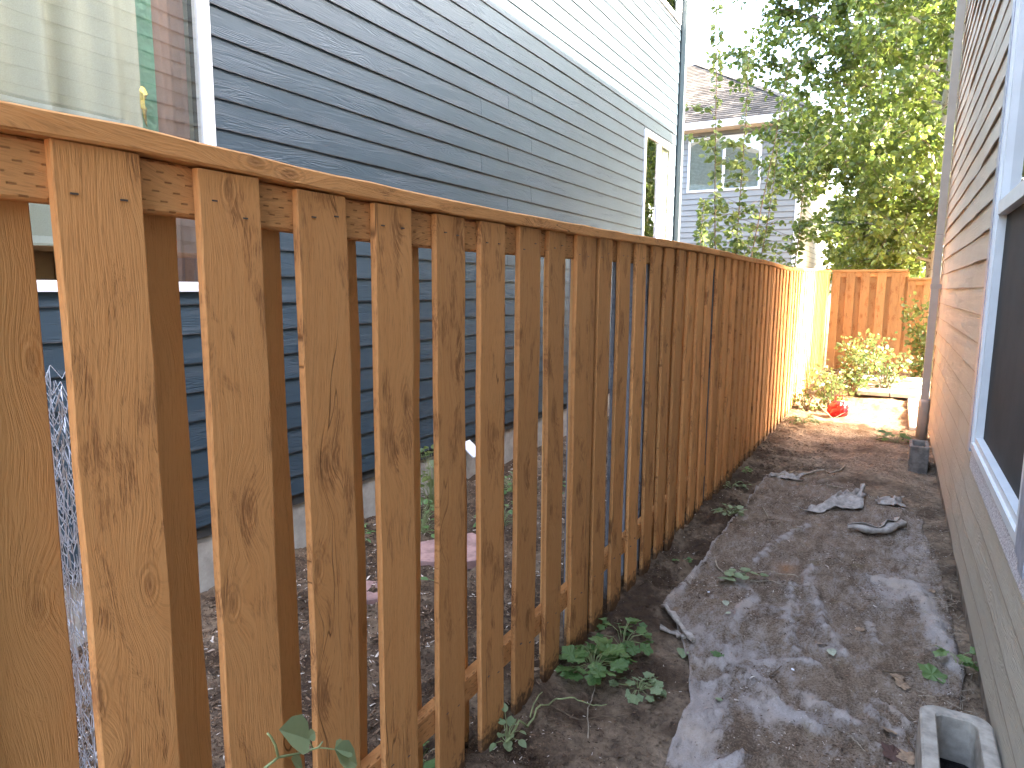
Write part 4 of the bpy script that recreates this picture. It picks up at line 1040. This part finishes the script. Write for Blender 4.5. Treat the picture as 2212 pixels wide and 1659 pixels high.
# left yard, seen between the pickets
ly = [(-2.55, 3.35, 60, .16, .22, .045, 'ferny bright weed clump behind the fence near the foundation'), (-2.2, 3.75, 50, .16, .2, .04, 'second ferny weed clump behind the fence farther along'),
      (-2.75, 2.9, 40, .14, .2, .045, 'feathery weed by the blue-grey house foundation'), (-2.45, 4.4, 40, .16, .2, .045, 'green weed patch beyond the pink stone'),
      (-2.80, 2.15, 16, .06, .28, .04, 'thin seedling by the foundation seen through the second gap'), (-2.0, 4.6, 30, .12, .16, .045, 'weed behind the fence past the strip board'),
      (-1.95, 2.75, 16, .1, .08, .05, 'broad leaved seedling near the pink stone'), (-1.75, .82, 14, .12, .12, .08, 'lobed weed at the foot of the wire roll')]
for x, y, n, r_, h, sz, lb in ly: weed('weed', x, y, n, r_, h, sz, TO if 'lobed' not in lb else TL, m_leaf_weed, lb, upright=1.0)
# shrub by the foundation (round leaves)
weed('shrub', -2.72, 3.72, 60, 0.16, 0.55, 0.075, TO, m_leaf_sap, 'round leaved young shrub beside the vent behind the fence', 'shrub', upright=.8)

# rose bushes in the sunny end
def bush(x, y, h, rad, n, sz, mat, label, name='rose_bush', zlo=0.15, cat='bush', lean=(0, 0), T=None):
    z = gz(x, y); t = empty(name, (x, y, z), label, cat); sb = MB(); P = []; D = []
    ncane = 9
    for c2 in range(ncane):
        a = 6.28 * c2 / ncane + random.uniform(-.3, .3); L = rad * random.uniform(.6, 1.1)
        tip = Vector((x + math.cos(a) * L + lean[0], y + math.sin(a) * L + lean[1], z + h * random.uniform(.6, 1.0))); b = Vector((x + .02 * math.cos(a), y + .02 * math.sin(a), z - .02))
        mid = (b + tip) / 2 + Vector((math.cos(a) * L * -.1, 0, h * .15)); sb.tube([b, mid, tip], 0.008, 5, 0.003)
        for q in range(n // ncane):
            s = random.uniform(zlo, 1); p = b * (1 - s) ** 2 + mid * 2 * s * (1 - s) + tip * s * s
            d = Vector((random.uniform(-1, 1), random.uniform(-1, 1), random.uniform(-.5, .7))).normalized(); P.append(tuple(p + d * random.uniform(.02, .16))); D.append(tuple(d))
    sb.obj('branches', m_twig, t, (x, y, z)); P = np.array(P); D = np.array(D)
    leaves('foliage', T or T_small(), P, rots(D, rdir(len(P))), rng.uniform(.6, 1.2, len(P)) * sz, mat, t, (x, y, z), kind='stuff')
bush(-0.64, 9.5, 0.60, 0.22, 420, 0.055, m_leaf_rose, 'sunlit rose bush in front with the red bag at its foot', lean=(-.08, 0))
bush(-0.50, 10.9, 0.98, 0.34, 760, 0.065, m_leaf_rose, 'larger sunlit rose bush behind, beside the pavers', lean=(0.12, 0))
bush(-0.08, 11.4, 0.62, 0.30, 300, 0.065, m_leaf_rose, 'arching rose spray hanging over the coiled hose', lean=(0.05, -.1))
bush(0.47, 12.9, 1.35, 0.30, 900, 0.08, m_leaf_sap, 'dark green shrub half hidden behind the tan house corner', 'shrub', 0.05, 'shrub')
bush(-0.93, 9.3, 0.28, 0.14, 110, 0.05, m_leaf_rose, 'low yellowing weed bush at the foot of the sunlit fence', 'weed', .05, 'weed')

# dry canes by the red bag
mb = MB(); a = Vector((-0.70, 9.0, gz(-.7, 9))); mb.tube([a + Vector((.12, 0, 0)), a + Vector((-.02, .02, .12)), a + Vector((-.14, .1, .26))], .006, 5, .003)
mb.tube([a + Vector((.11, 0, 0)), a + Vector((.2, .05, .06)), a + Vector((.3, .1, .12))], .005, 5, .002)
tag(mb.obj('stick', m_stick, None, a), 'forked dry cane leaning beside the red bag', 'stick')
# red bag
V = []; F = []; n, m = 18, 10; bx, by = onz(*o2(1880 + 575 / 3.457, 620 + 1385 / 3.457))[:2]; bz = gz(bx, by)
for j in range(m):
    ph = math.pi * j / (m - 1)
    for i in range(n):
        a = 2 * math.pi * i / n; r_ = 0.115 * math.sin(ph) ** .7 * (1 + .16 * math.sin(a * 3 + j) + .10 * math.sin(a * 5 - j * 2)); V.append((r_ * math.cos(a), r_ * .8 * math.sin(a), 0.10 - .10 * math.cos(ph) + .02 * math.sin(a * 4 + j) * math.sin(ph)))
for j in range(m - 1):
    for i in range(n): F.append((j * n + i, j * n + (i + 1) % n, (j + 1) * n + (i + 1) % n, (j + 1) * n + i))
mb = MB(); mb.add(V, F); mb.tube([(-.05, 0, .18), (-.03, 0, .27), (.03, 0, .27), (.05, 0, .18)], .006, 5)
tag(mesh('plastic_bag', mb.v, mb.f, m_red, None, (bx, by, bz - .01)), 'crumpled bright red plastic bag lying in the sun under the rose bush', 'bag')

# pavers and hose
def paver(x0, x1, y0, y1, zt, label):
    c = Vector(((x0 + x1) / 2, (y0 + y1) / 2, zt - .06)); hx, hy, e = (x1 - x0) / 2, (y1 - y0) / 2, .008
    V = boxv(-hx, hx, -hy, hy, 0, .052) + boxv(-hx + e, hx - e, -hy + e, hy - e, .06, .06)[:4]
    F = [BOXF[0], BOXF[2], BOXF[3], BOXF[4], BOXF[5], (4, 5, 9, 8), (5, 6, 10, 9), (6, 7, 11, 10), (7, 4, 8, 11), (8, 9, 10, 11)]
    o = mesh('paver', V, F, m_paver, None, c); o.rotation_euler = (0, 0, random.uniform(-.02, .02)); tag(o, label, 'paver', 'pale pavers at the sunny end')
paver(-.42, -.01, 10.92, 11.5, .13, 'pale paver slab at the front left of the sunny patio'); paver(0, .5, 10.95, 11.5, .125, 'pale paver slab beside the front left one, nearer the tan house')
paver(-.42, -.01, 11.52, 12.1, .15, 'pale paver under the left side of the hose coil'); paver(0, .5, 11.52, 12.1, .15, 'pale paver under the right side of the hose coil')
paver(-.42, -.01, 12.12, 12.7, .17, 'rearmost left pale paver near the board fence'); paver(0, .5, 12.12, 12.7, .17, 'rearmost right pale paver near the board fence')
paver(.215, .66, 8.75, 9.45, .045, 'narrow pale slab on the right nearest the downspout'); paver(.215, .66, 9.47, 10.17, .05, 'middle slab of the narrow right-hand row'); paver(.215, .66, 10.19, 10.9, .07, 'farthest slab of the narrow right-hand row')
hp = []
for i in range(150):
    a = i / 150 * 2 * math.pi * 4.2; r_ = .34 + .05 * math.sin(i * .13) + i * .0004; hp.append((.02 + r_ * math.cos(a) * 1.05, 11.75 + r_ * math.sin(a), .175 + .011 * (i // 36) + .004 * math.sin(i)))
hp += [(.45, 11.9, .19), (.62, 12.1, .18), (.9, 12.3, .17)]
mb = MB(); mb.tube(hp, .010, 6); tag(mb.obj('garden_hose', m_hose, None, hp[0], True), 'pale garden hose coiled on the sunny pavers', 'hose')

# ------------------------------------------------------------------ sticks, twigs, cut sprigs
def stick(fn, pts, r_, label, mat=m_stick, n=12, dz=.012, jit=.0025, fork=None):
    P = poly(fn, pts, n, dz, jit); mb = MB(); mb.tube(P, r_, 6, r_ * .5)
    if fork: mb.tube(poly(fn, fork, 6, dz, jit), r_ * .6, 5, r_ * .3)
    return tag(mb.obj('stick', mat, None, P[0], True), label, 'stick')
stick(zg, [(1030, 190), (1130, 175), (1220, 150), (1330, 150), (1400, 140), (1465, 110)], .013, 'long pale crooked stick lying across the far end of the fabric', n=16, dz=.018)
stick(zg, [(640, 715), (650, 760), (720, 825)], .006, 'short bare twig at the left end of the leafy sprig', m_stick)
stick(zg, [(1340, 265), (1500, 285)], .006, 'thin stick near the raised torn fabric', m_stick)
stick(zg, [(960, 470), (1040, 455)], .004, 'short straight dry twig in the middle of the fabric', m_twig)
stick(zg, [(940, 390), (985, 455)], .004, 'curved dry twig above the short straight one', m_stick)
stick(zg, [(980, 1440), (1060, 1370)], .004, 'dark twig on the bare fabric in the foreground', m_twig)
stick(zg, [(1700, 1450), (1880, 1455)], .005, 'dark twig left of the flat green leaf by the tan wall', m_twig)
stick(zh, [(1060, 1480), (1180, 1600)], .003, 'thin pale twig at the bottom of the fabric', m_stick)
stick(zh, [(1440, 1460), (1520, 1640)], .004, 'dark stem beside the near concrete block', m_twig)
stick(zf, [(1580, 1510), (1580, 1330), (1640, 1150)], .003, 'thin bent stalk standing by the wilted weed heap', m_stick, dz=.03)
stick(zf, [(1310, 1330), (1500, 1400), (1750, 1370), (1900, 1310)], .003, 'long reddish trailing stem on the soil by the weed clump', m_twig, dz=.02)
stick(zf, [(1380, 1320), (1500, 1290), (1700, 1300)], .003, 'greenish trailing stem above the reddish one', m_stemg, dz=.03)
stick(zf, [(1060, 1640), (1160, 1540), (1280, 1400), (1380, 1320)], .005, 'green plant stalk lying from the bottom edge toward the weed clump', m_stemg, n=14, dz=.035, fork=[(1210, 1450), (1240, 1370), (1290, 1310)])
# leafy sprig on the fabric
t = empty('sprig', (*zg(760, 840), surf(*zg(760, 840))), 'cut leafy sprig lying on the fabric in mid yard', 'sprig')
P = poly(zg, [(700, 830), (860, 830), (980, 825), (1140, 855), (1170, 870)], 14, .03, .004)
mb = MB(); mb.tube(P, .004, 5, .003); mb.tube(poly(zg, [(860, 870), (1000, 880), (1160, 935)], 8, .02), .0025, 4); mb.obj('stem', m_stick, t, P[0], True)
LP = [];
for a, b in [(700, 850), (730, 870), (760, 850), (790, 830), (770, 880), (800, 860), (830, 850), (740, 840), (780, 820), (860, 850), (920, 865), (810, 890), (700, 870), (940, 870), (765, 800)]:
    x, y = zg(a, b); LP.append((x, y, surf(x, y) + random.uniform(.015, .05)))
leaves('leaves', TO, np.array(LP), rots(rdir(len(LP), 0, .25)), rng.uniform(.05, .08, len(LP)), m_leaf_dull, t, ORG[t.name])
# sprig in the foreground, bottom left, reaching in front of the fence boards
def pt(u, v, X): return Vector(onx(*o2(640 + u / 2.91, 1600 + v / 2.91), X))
t = empty('sprig', pt(20, 800, -0.78), 'green twig with big grey-green leaves rising before the fence, bottom left', 'sprig')
XX = -0.78
mb = MB(); mb.tube([pt(-120, 1200, XX), pt(20, 800, XX), pt(115, 725, XX), pt(270, 695, XX), pt(400, 655, XX + .01), pt(430, 612, XX + .01)], .0028, 6, .0014)
mb.tube([pt(115, 725, XX), pt(95, 640, XX), pt(60, 575, XX), pt(38, 555, XX)], .0022, 6, .0018); mb.tube([pt(400, 655, XX + .01), pt(470, 662, XX + .01), pt(520, 670, XX + .02)], .0014, 5, .001)
mb.tube([pt(365, 668, XX), pt(340, 620, XX), pt(320, 590, XX)], .0012, 5, .001); mb.obj('stem', m_stemg, t, ORG[t.name], True)
def bigleaf(b, e, wup, sz, nm='leaf', m=m_leaf_dull):
    d = np.array([(e - b)]); 
    leaves(nm, T_ovate(.12, .34, .06), np.array([tuple(b)]), rots(d, np.array([wup])), [float((e - b).length)], m, t, ORG[t.name])
bigleaf(pt(340, 600, XX), pt(142, 520, XX + .01), (.75, 0, .66), 1); bigleaf(pt(325, 590, XX), pt(382, 540, XX - .01), (.8, 0, .5), 1)
bigleaf(pt(515, 668, XX + .02), pt(690, 775, XX + .03), (.7, 0, .7), 1); bigleaf(pt(515, 665, XX + .02), pt(650, 675, XX + .02), (.5, 0, .9), 1); bigleaf(pt(205, 735, XX), pt(300, 805, XX), (.7, .2, .7), 1)
q = onz(*o2(830 + 1070 / 2.613, 1240 + 1560 / 2.613))[:2]
weed('weed', q[0], q[1], 14, .06, .12, .04, TO, m_leaf_dull, 'upright pale weed with narrow leaves at the bottom edge by the fence', upright=1.0)
q = onz(*o2(830 + 510 / 2.613, 1240 + 1640 / 2.613))[:2]
weed('weed', q[0], q[1], 10, .06, .08, .05, TL, m_leaf_weed, 'little green weed at the bottom edge under the bottom rail')

# fallen leaves
def fallen(fn, a, b, size, T, mat, label, tilt=.3):
    x, y = fn(a, b); z = surf(x, y) + .008
    o = leaves('fallen_leaf', T, np.array([(x, y, z)]), rots(rdir(1, 0, .1), np.array([[random.uniform(-tilt, tilt), random.uniform(-tilt, tilt), 1]])), [size], mat, None, (x, y, z))
    tag(o, label, 'leaf')
random.seed(3)
for fn, a, b, s, T, m, lb in [
    (zg, 1370, 1290, .055, TO, m_paleleaf, 'pale oval leaf on the fabric below the central ridge'), (zg, 1590, 1120, .05, TL, m_dryleaf, 'curled brown leaf right of the central ridge'),
    (zg, 700, 1000, .05, TO, m_paleleaf, 'pale green leaf below the leafy sprig'), (zg, 1290, 1265, .035, TO, m_dryleaf, 'small pinkish leaf left of the pale oval leaf'),
    (zg, 1120, 1390, .016, TO, m_white, 'tiny white petal on the bare fabric'), (zg, 1960, 1470, .11, TL, m_leaf_weed, 'flat green lobed leaf lying near the tan wall'),
    (zg, 1820, 1510, .06, TL, m_dryleaf, 'orange brown leaf left of the flat green leaf'), (zh, 1290, 1630, .09, TL, mat_plain('dark_brown_leaf', (.10, .05, .035), .8), 'large dark brown curled leaf at the bottom edge'),
    (zh, 1380, 1470, .06, TL, m_dryleaf, 'light brown leaf near the concrete block'), (zh, 1490, 1600, .08, TL, m_dryleaf, 'tan torn leaf against the near concrete block'),
    (zh, 1600, 540, .045, TO, m_dryleaf, 'curled leaf on the bare ridge by the tan wall'), (zg, 740, 1080, .03, TO, m_paleleaf, 'small cream leaf scrap on the left part of fabric'),
    (zg, 600, 940, .02, TO, m_white, 'white leaf scrap near the fabric edge'), (zg, 430, 1250, .075, TO, m_leaf_dull, 'crumpled blue-green leaf beside the rolled fabric edge'), (zg, 630, 1310, .06, TL, m_leaf_weed, 'green leaf on the fabric right of the rolled edge'),
    (zf, 1430, 1000, .04, TO, m_paleleaf, 'cream oval leaf at the fence foot by the lobed clump'), (zf, 1270, 1065, .03, TL, m_dryleaf, 'small tan leaf between two fence boards'),
    (zh, 230, 1195, .03, TL, m_leaf_dull, 'small dark leaf on the bare lower fabric'), (zh, 1430, 1150, .06, TL, m_dryleaf, 'pale orange leaf above the concrete block'), (zg, 470, 520, .04, TL, m_dryleaf, 'orange leaf scrap at the fence foot in mid yard')]:
    fallen(fn, a, b, s, T, m, lb)

# stones in the neighbour yard
def slab(P, z0, z1, label, mat=m_pink):
    n = len(P); c = Vector((sum(p[0] for p in P) / n, sum(p[1] for p in P) / n, z0))
    V = [(p[0] - c.x, p[1] - c.y, 0) for p in P] + [(p[0] - c.x, p[1] - c.y, z1 - z0 - .008) for p in P] + [((p[0] - c.x) * .94, (p[1] - c.y) * .94, z1 - z0) for p in P]
    F = [tuple(range(n))[::-1], tuple(range(2 * n, 3 * n))]
    for k2 in (0, n):
        for i in range(n): F.append((k2 + i, k2 + (i + 1) % n, k2 + n + (i + 1) % n, k2 + n + i))
    tag(mesh('paving_stone', V, F, mat, None, c), label, 'stone')
slab([(-2.32, 2.86), (-2.02, 2.98), (-1.88, 3.16), (-1.98, 3.36), (-2.2, 3.42), (-2.4, 3.1)], .0, .055, 'broken pink stone slab in the soil behind the fence')
slab([(-2.42, 2.4), (-2.2, 2.38), (-2.1, 2.5), (-2.22, 2.62), (-2.38, 2.56)], .0, .035, 'small half buried pinkish stone nearer than the pink slab')
slab([(-2.0, 5.5), (-1.8, 5.5), (-1.75, 5.7), (-1.9, 5.8)], .0, .05, 'farther pale pink stone behind the fence past the strip board')

# ------------------------------------------------------------------ BARK CHIPS AND LITTER
def chips(name, n, xr_, yr_, smin, smax, fz, keep, lift=0.0):
    x = rng.uniform(*xr_, n); y = yr_[0] + (yr_[1] - yr_[0]) * rng.random(n) ** 1.5
    k2 = keep(x, y); x, y = x[k2], y[k2]; n = len(x)
    z = fz(x, y) + lift
    T = (np.array([(-.22, -1, 0), (.22, -.9, .0), (.25, 1, .05), (-.2, .9, 0), (0, 0, .35)]), np.array([(0, 1, 4), (1, 2, 4), (2, 3, 4), (3, 0, 4)]))
    P = np.stack([x, y, z], 1); sc = rng.uniform(smin, smax, n) * np.where(rng.random(n) < .06, 1.8, 1)
    o = leaves(name, T, P, rots(rdir(n, 0, .6), rdir(n, 1.2, .5)), sc, m_chip, kind='stuff')
    return o
o = chips('bark_mulch', 70000, (-2.93, -1.2), (0.2, 9), .005, .014, ground_h, lambda x, y: np.ones_like(x, bool)); tag(o, kind='stuff')
def fz_fab(x, y):
    i = np.clip(((y - FY0) / (FY1 - FY0) * (nT - 1)).round().astype(int), 0, nT - 1); u = (x - xl[i]) / (xr[i] - xl[i])
    j = np.clip((u * (nS - 1)).round().astype(int), 0, nS - 1); g = ground_h(x, y); ins = (u > 0) & (u < 1) & (y > FY0) & (y < FY1)
    return np.where(ins, np.maximum(g, FZ[i, j] + .003), g)
def keep_fab(x, y):
    i = np.clip(((y - FY0) / (FY1 - FY0) * (nT - 1)).round().astype(int), 0, nT - 1); u = (x - xl[i]) / (xr[i] - xl[i])
    j = np.clip((u * (nS - 1)).round().astype(int), 0, nS - 1); ins = (u > 0) & (u < 1) & (y > FY0) & (y < FY1)
    c = np.where(ins, CL[i, j] + 1.6 * fbm(x * 5, y * 5, 77, 4), 0.3 + 1.0 * fbm(x * 5, y * 5, 79, 4))
    return rng.random(len(x)) < np.clip(0.8 - 1.6 * c, 0.03, 1)
o = chips('soil_litter', 80000, (-1.15, 0.37), (1.0, 8.6), .002, .0075, fz_fab, keep_fab); tag(o, kind='stuff')
def clods(name, n, xr_, yr_, smin, smax, keep):
    x = rng.uniform(*xr_, n); y = yr_[0] + (yr_[1] - yr_[0]) * rng.random(n) ** 1.4; k2 = keep(x, y); x, y = x[k2], y[k2]; n = len(x)
    T = (np.array([(1, 0, 0), (0, 1, 0), (-1, .1, 0), (.1, -1, 0), (.1, 0, .7), (0, .1, -.5), (.75, .7, .35), (-.7, -.65, .3)]), np.array([(0, 6, 4), (6, 1, 4), (1, 2, 4), (2, 7, 4), (7, 3, 4), (3, 0, 4), (0, 1, 6), (2, 3, 7)]))
    P = np.stack([x, y, fz_fab(x, y) + .002], 1)
    return leaves(name, T, P, rots(rdir(n, 0, .3), rdir(n, 1.5, .5)), smin + (smax - smin) * rng.random(n) ** 3, m_soil, kind='stuff')
clods('soil_clods', 9000, (-1.15, -.45), (1.0, 7.5), .003, .017, lambda x, y: (rng.random(len(x)) < np.clip(.25 + 2.2 * fbm(x * 6, y * 6, 88, 3), .03, 1)) & (x < np.interp(y, yy, xl, left=9, right=9) + .02))
clods('soil_clods', 8000, (-2.9, -1.16), (.4, 7.5), .004, .02, lambda x, y: rng.random(len(x)) < np.clip(.3 + 2 * fbm(x * 5, y * 5, 89, 3), .05, 1))
# dry grass straw near the tan wall
n = 900; x = rng.normal(0.28, .07, n); y = rng.uniform(2.4, 7.5, n); x = np.minimum(x, .37)
T = (np.array([(-.02, 0, 0), (.02, 0, 0), (.018, .5, .08), (-.018, .5, .08), (0, 1, 0)]), np.array([(0, 1, 2), (0, 2, 3), (3, 2, 4)]))
o = leaves('dry_straw', T, np.stack([x, y, fz_fab(x, y) + .004], 1), rots(rdir(n, .15, .25), rdir(n, 1, .3)), rng.uniform(.02, .07, n), m_stick, kind='stuff')

# ------------------------------------------------------------------ FAR HOUSE
hb = empty('house', (-6.5, 24, 0), 'pale grey two storey house with brown shingle hip roof beyond the saplings', 'house')
FYb, XB = 20.0, -2.5
WB1 = (-5.47, -3.58, 4.36, 5.73)
def lapx(par, xa, xb, z, p, Y, mat):
    c = Vector(((xa + xb) / 2, Y, z)); hw = (xb - xa) / 2
    V = []
    for s in (-hw, hw): V += [(s, -.006, p + .02), (s, 0.0, p + .02), (s, -.012, 0), (s, -.028, 0)]
    F = [(0, 1, 5, 4), (1, 2, 6, 5), (2, 3, 7, 6), (3, 0, 4, 7), (0, 3, 2, 1), (4, 5, 6, 7)]
    mesh('siding_board', V, F, mat, par, c)
for k2 in range(36):
    z = .4 + .155 * k2
    if z > 5.9: break
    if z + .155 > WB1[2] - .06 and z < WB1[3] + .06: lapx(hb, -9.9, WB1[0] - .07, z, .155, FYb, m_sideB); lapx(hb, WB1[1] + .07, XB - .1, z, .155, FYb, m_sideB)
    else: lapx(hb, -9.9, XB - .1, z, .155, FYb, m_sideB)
m_sideB_sun = mat_siding('sunlit_side_siding', (0.26, 0.25, 0.19), 0.7, 0.2, 0.003)  # same grey house; sunlit look put into the side wall's colour
for k2 in range(36):
    z = .4 + .155 * k2
    if z < 5.9: lap_board(hb, XB, 1, FYb + .12, 27.9, z, z + .155, m_sideB_sun, .009, 8, 0, z)
cbox(XB - .095, XB + .03, FYb - .035, FYb + .115, .3, 6.0, 'corner_board', m_trim_white, hb)
cbox(-10, XB - .001, FYb + .001, 28, 0, 6.0, 'wall', m_sideB, hb)
f = MB()
for a, b, c1, d in ((WB1[0] - .06, WB1[0], WB1[2] - .06, WB1[3] + .06), (WB1[1], WB1[1] + .06, WB1[2] - .06, WB1[3] + .06), (WB1[0], WB1[1], WB1[2] - .06, WB1[2]), (WB1[0], WB1[1], WB1[3], WB1[3] + .06), (-4.56, -4.49, WB1[2], WB1[3])):
    f.box(a, b, FYb - .045, FYb + .0, c1, d)
fo = f.obj('window', m_white, hb, (-4.5, FYb, WB1[2])); sl_ = MB()
for k2 in range(34): z = WB1[2] + .02 + k2 * .04; sl_.add([(WB1[0], FYb - .006, z), (WB1[1], FYb - .006, z), (WB1[1], FYb - .016, z + .03), (WB1[0], FYb - .016, z + .03)], [(0, 1, 2, 3)])
b_ = sl_.obj('blinds', mat_plain('pale_green_blinds', (.42, .47, .42), .6), fo, (-4.5, FYb, WB1[2])); b_['kind'] = 'stuff'
mesh('pane', [(-.945, 0, 0), (.945, 0, 0), (.945, 0, 1.37), (-.945, 0, 1.37)], [(0, 1, 2, 3)], m_glass, fo, (-4.525, FYb - .025, WB1[2]))
cbox(-5.0, -4.3, FYb - .04, FYb - .003, 1.0, 2.15, 'window', m_white, hb)
# roof: hip, front slope
EY, EX, EZ, RY, RZ_ = 19.6, -2.1, 6.1, 24.0, 9.05
L_ = math.hypot(RY - EY, RZ_ - EZ); sy, sz_ = (RY - EY) / L_, (RZ_ - EZ) / L_
rb = MB(); A, B_, C_, D_ = (-10.4, EY, EZ), (EX, EY, EZ), (EX - 4.4, RY, RZ_), (-10.4, RY, RZ_); E_ = (EX, 28.4, EZ)
G_ = (-10.4, 28.4, EZ)
rb.add([A, B_, C_, D_, E_, G_], [(0, 1, 2, 3), (1, 4, 2), (4, 5, 3, 2), (0, 3, 5), (0, 5, 4, 1)]); ro = rb.obj('roof', m_shingle, hb, (-6, 24, EZ))
cbox(-10.4, EX, EY - .11, EY - .002, EZ - .16, EZ + .02, 'gutter', m_trim_white, hb)
cbox(EX + .002, EX + .1, EY - .11, 28.4, EZ - .16, EZ + .02, 'gutter', m_trim_white, hb)
cbox(-10.4, EX, EY, FYb - .03, EZ - .17, EZ - .15, 'soffit', m_soffit, hb)
n_up = Vector((0, -sz_, sy)); shared = bpy.data.meshes.new('shingle')
shared.from_pydata([(-.16, 0, .004), (.16, 0, .004), (.16, 0, .026), (-.16, 0, .026), (.16, .17, .006), (-.16, .17, .006)], [], [(0, 1, 2, 3), (3, 2, 4, 5), (0, 3, 5), (1, 4, 2)])
shared.materials.append(m_shingle); cnt = 0; rest = MB()
rot = Matrix(((1, 0, 0), (0, sy, -sz_), (0, sz_, sy)))
for r_ in range(int(L_ / .145)):
    s = r_ * .145; yb, zb = EY + sy * s, EZ + sz_ * s; xe = EX - (yb - EY); x = xe - .17 - (0.11 * (r_ % 3))
    while x > -10.2:
        if x > -6.3 and cnt < 300:
            o = bpy.data.objects.new('shingle', shared); COL.objects.link(o); o.parent = ro; o.location = Vector((x, yb, zb)) - ORG[ro.name]; o.rotation_euler = rot.to_euler(); cnt += 1
        else:
            rest.add([tuple(rot @ Vector(p) + Vector((x, yb, zb))) for p in [(-.16, 0, .004), (.16, 0, .004), (.16, 0, .026), (-.16, 0, .026), (.16, .17, .006), (-.16, .17, .006)]], [(0, 1, 2, 3), (3, 2, 4, 5)])
        x -= .325
tag(rest.obj('shingle', m_shingle, ro, (-8, 22, 7)), kind='stuff')
hc = MB(); p0 = Vector((EX, EY, EZ + .03)); p1 = Vector((EX - 4.4, RY, RZ_ + .03))
for i in range(34):
    a = p0.lerp(p1, i / 34); b = p0.lerp(p1, (i + 1.25) / 34); d = Vector((1, 1, 0)).normalized() * .11
    hc.add([a - d + Vector((0, 0, -.02)), a + Vector((0, 0, .045)), a + d + Vector((0, 0, -.02)), b - d + Vector((0, 0, -.035)), b + Vector((0, 0, .025)), b + d + Vector((0, 0, -.035))], [(0, 1, 4, 3), (1, 2, 5, 4), (0, 2, 1)])
hc.obj('hip_cap', m_shingle, ro, tuple(p0))
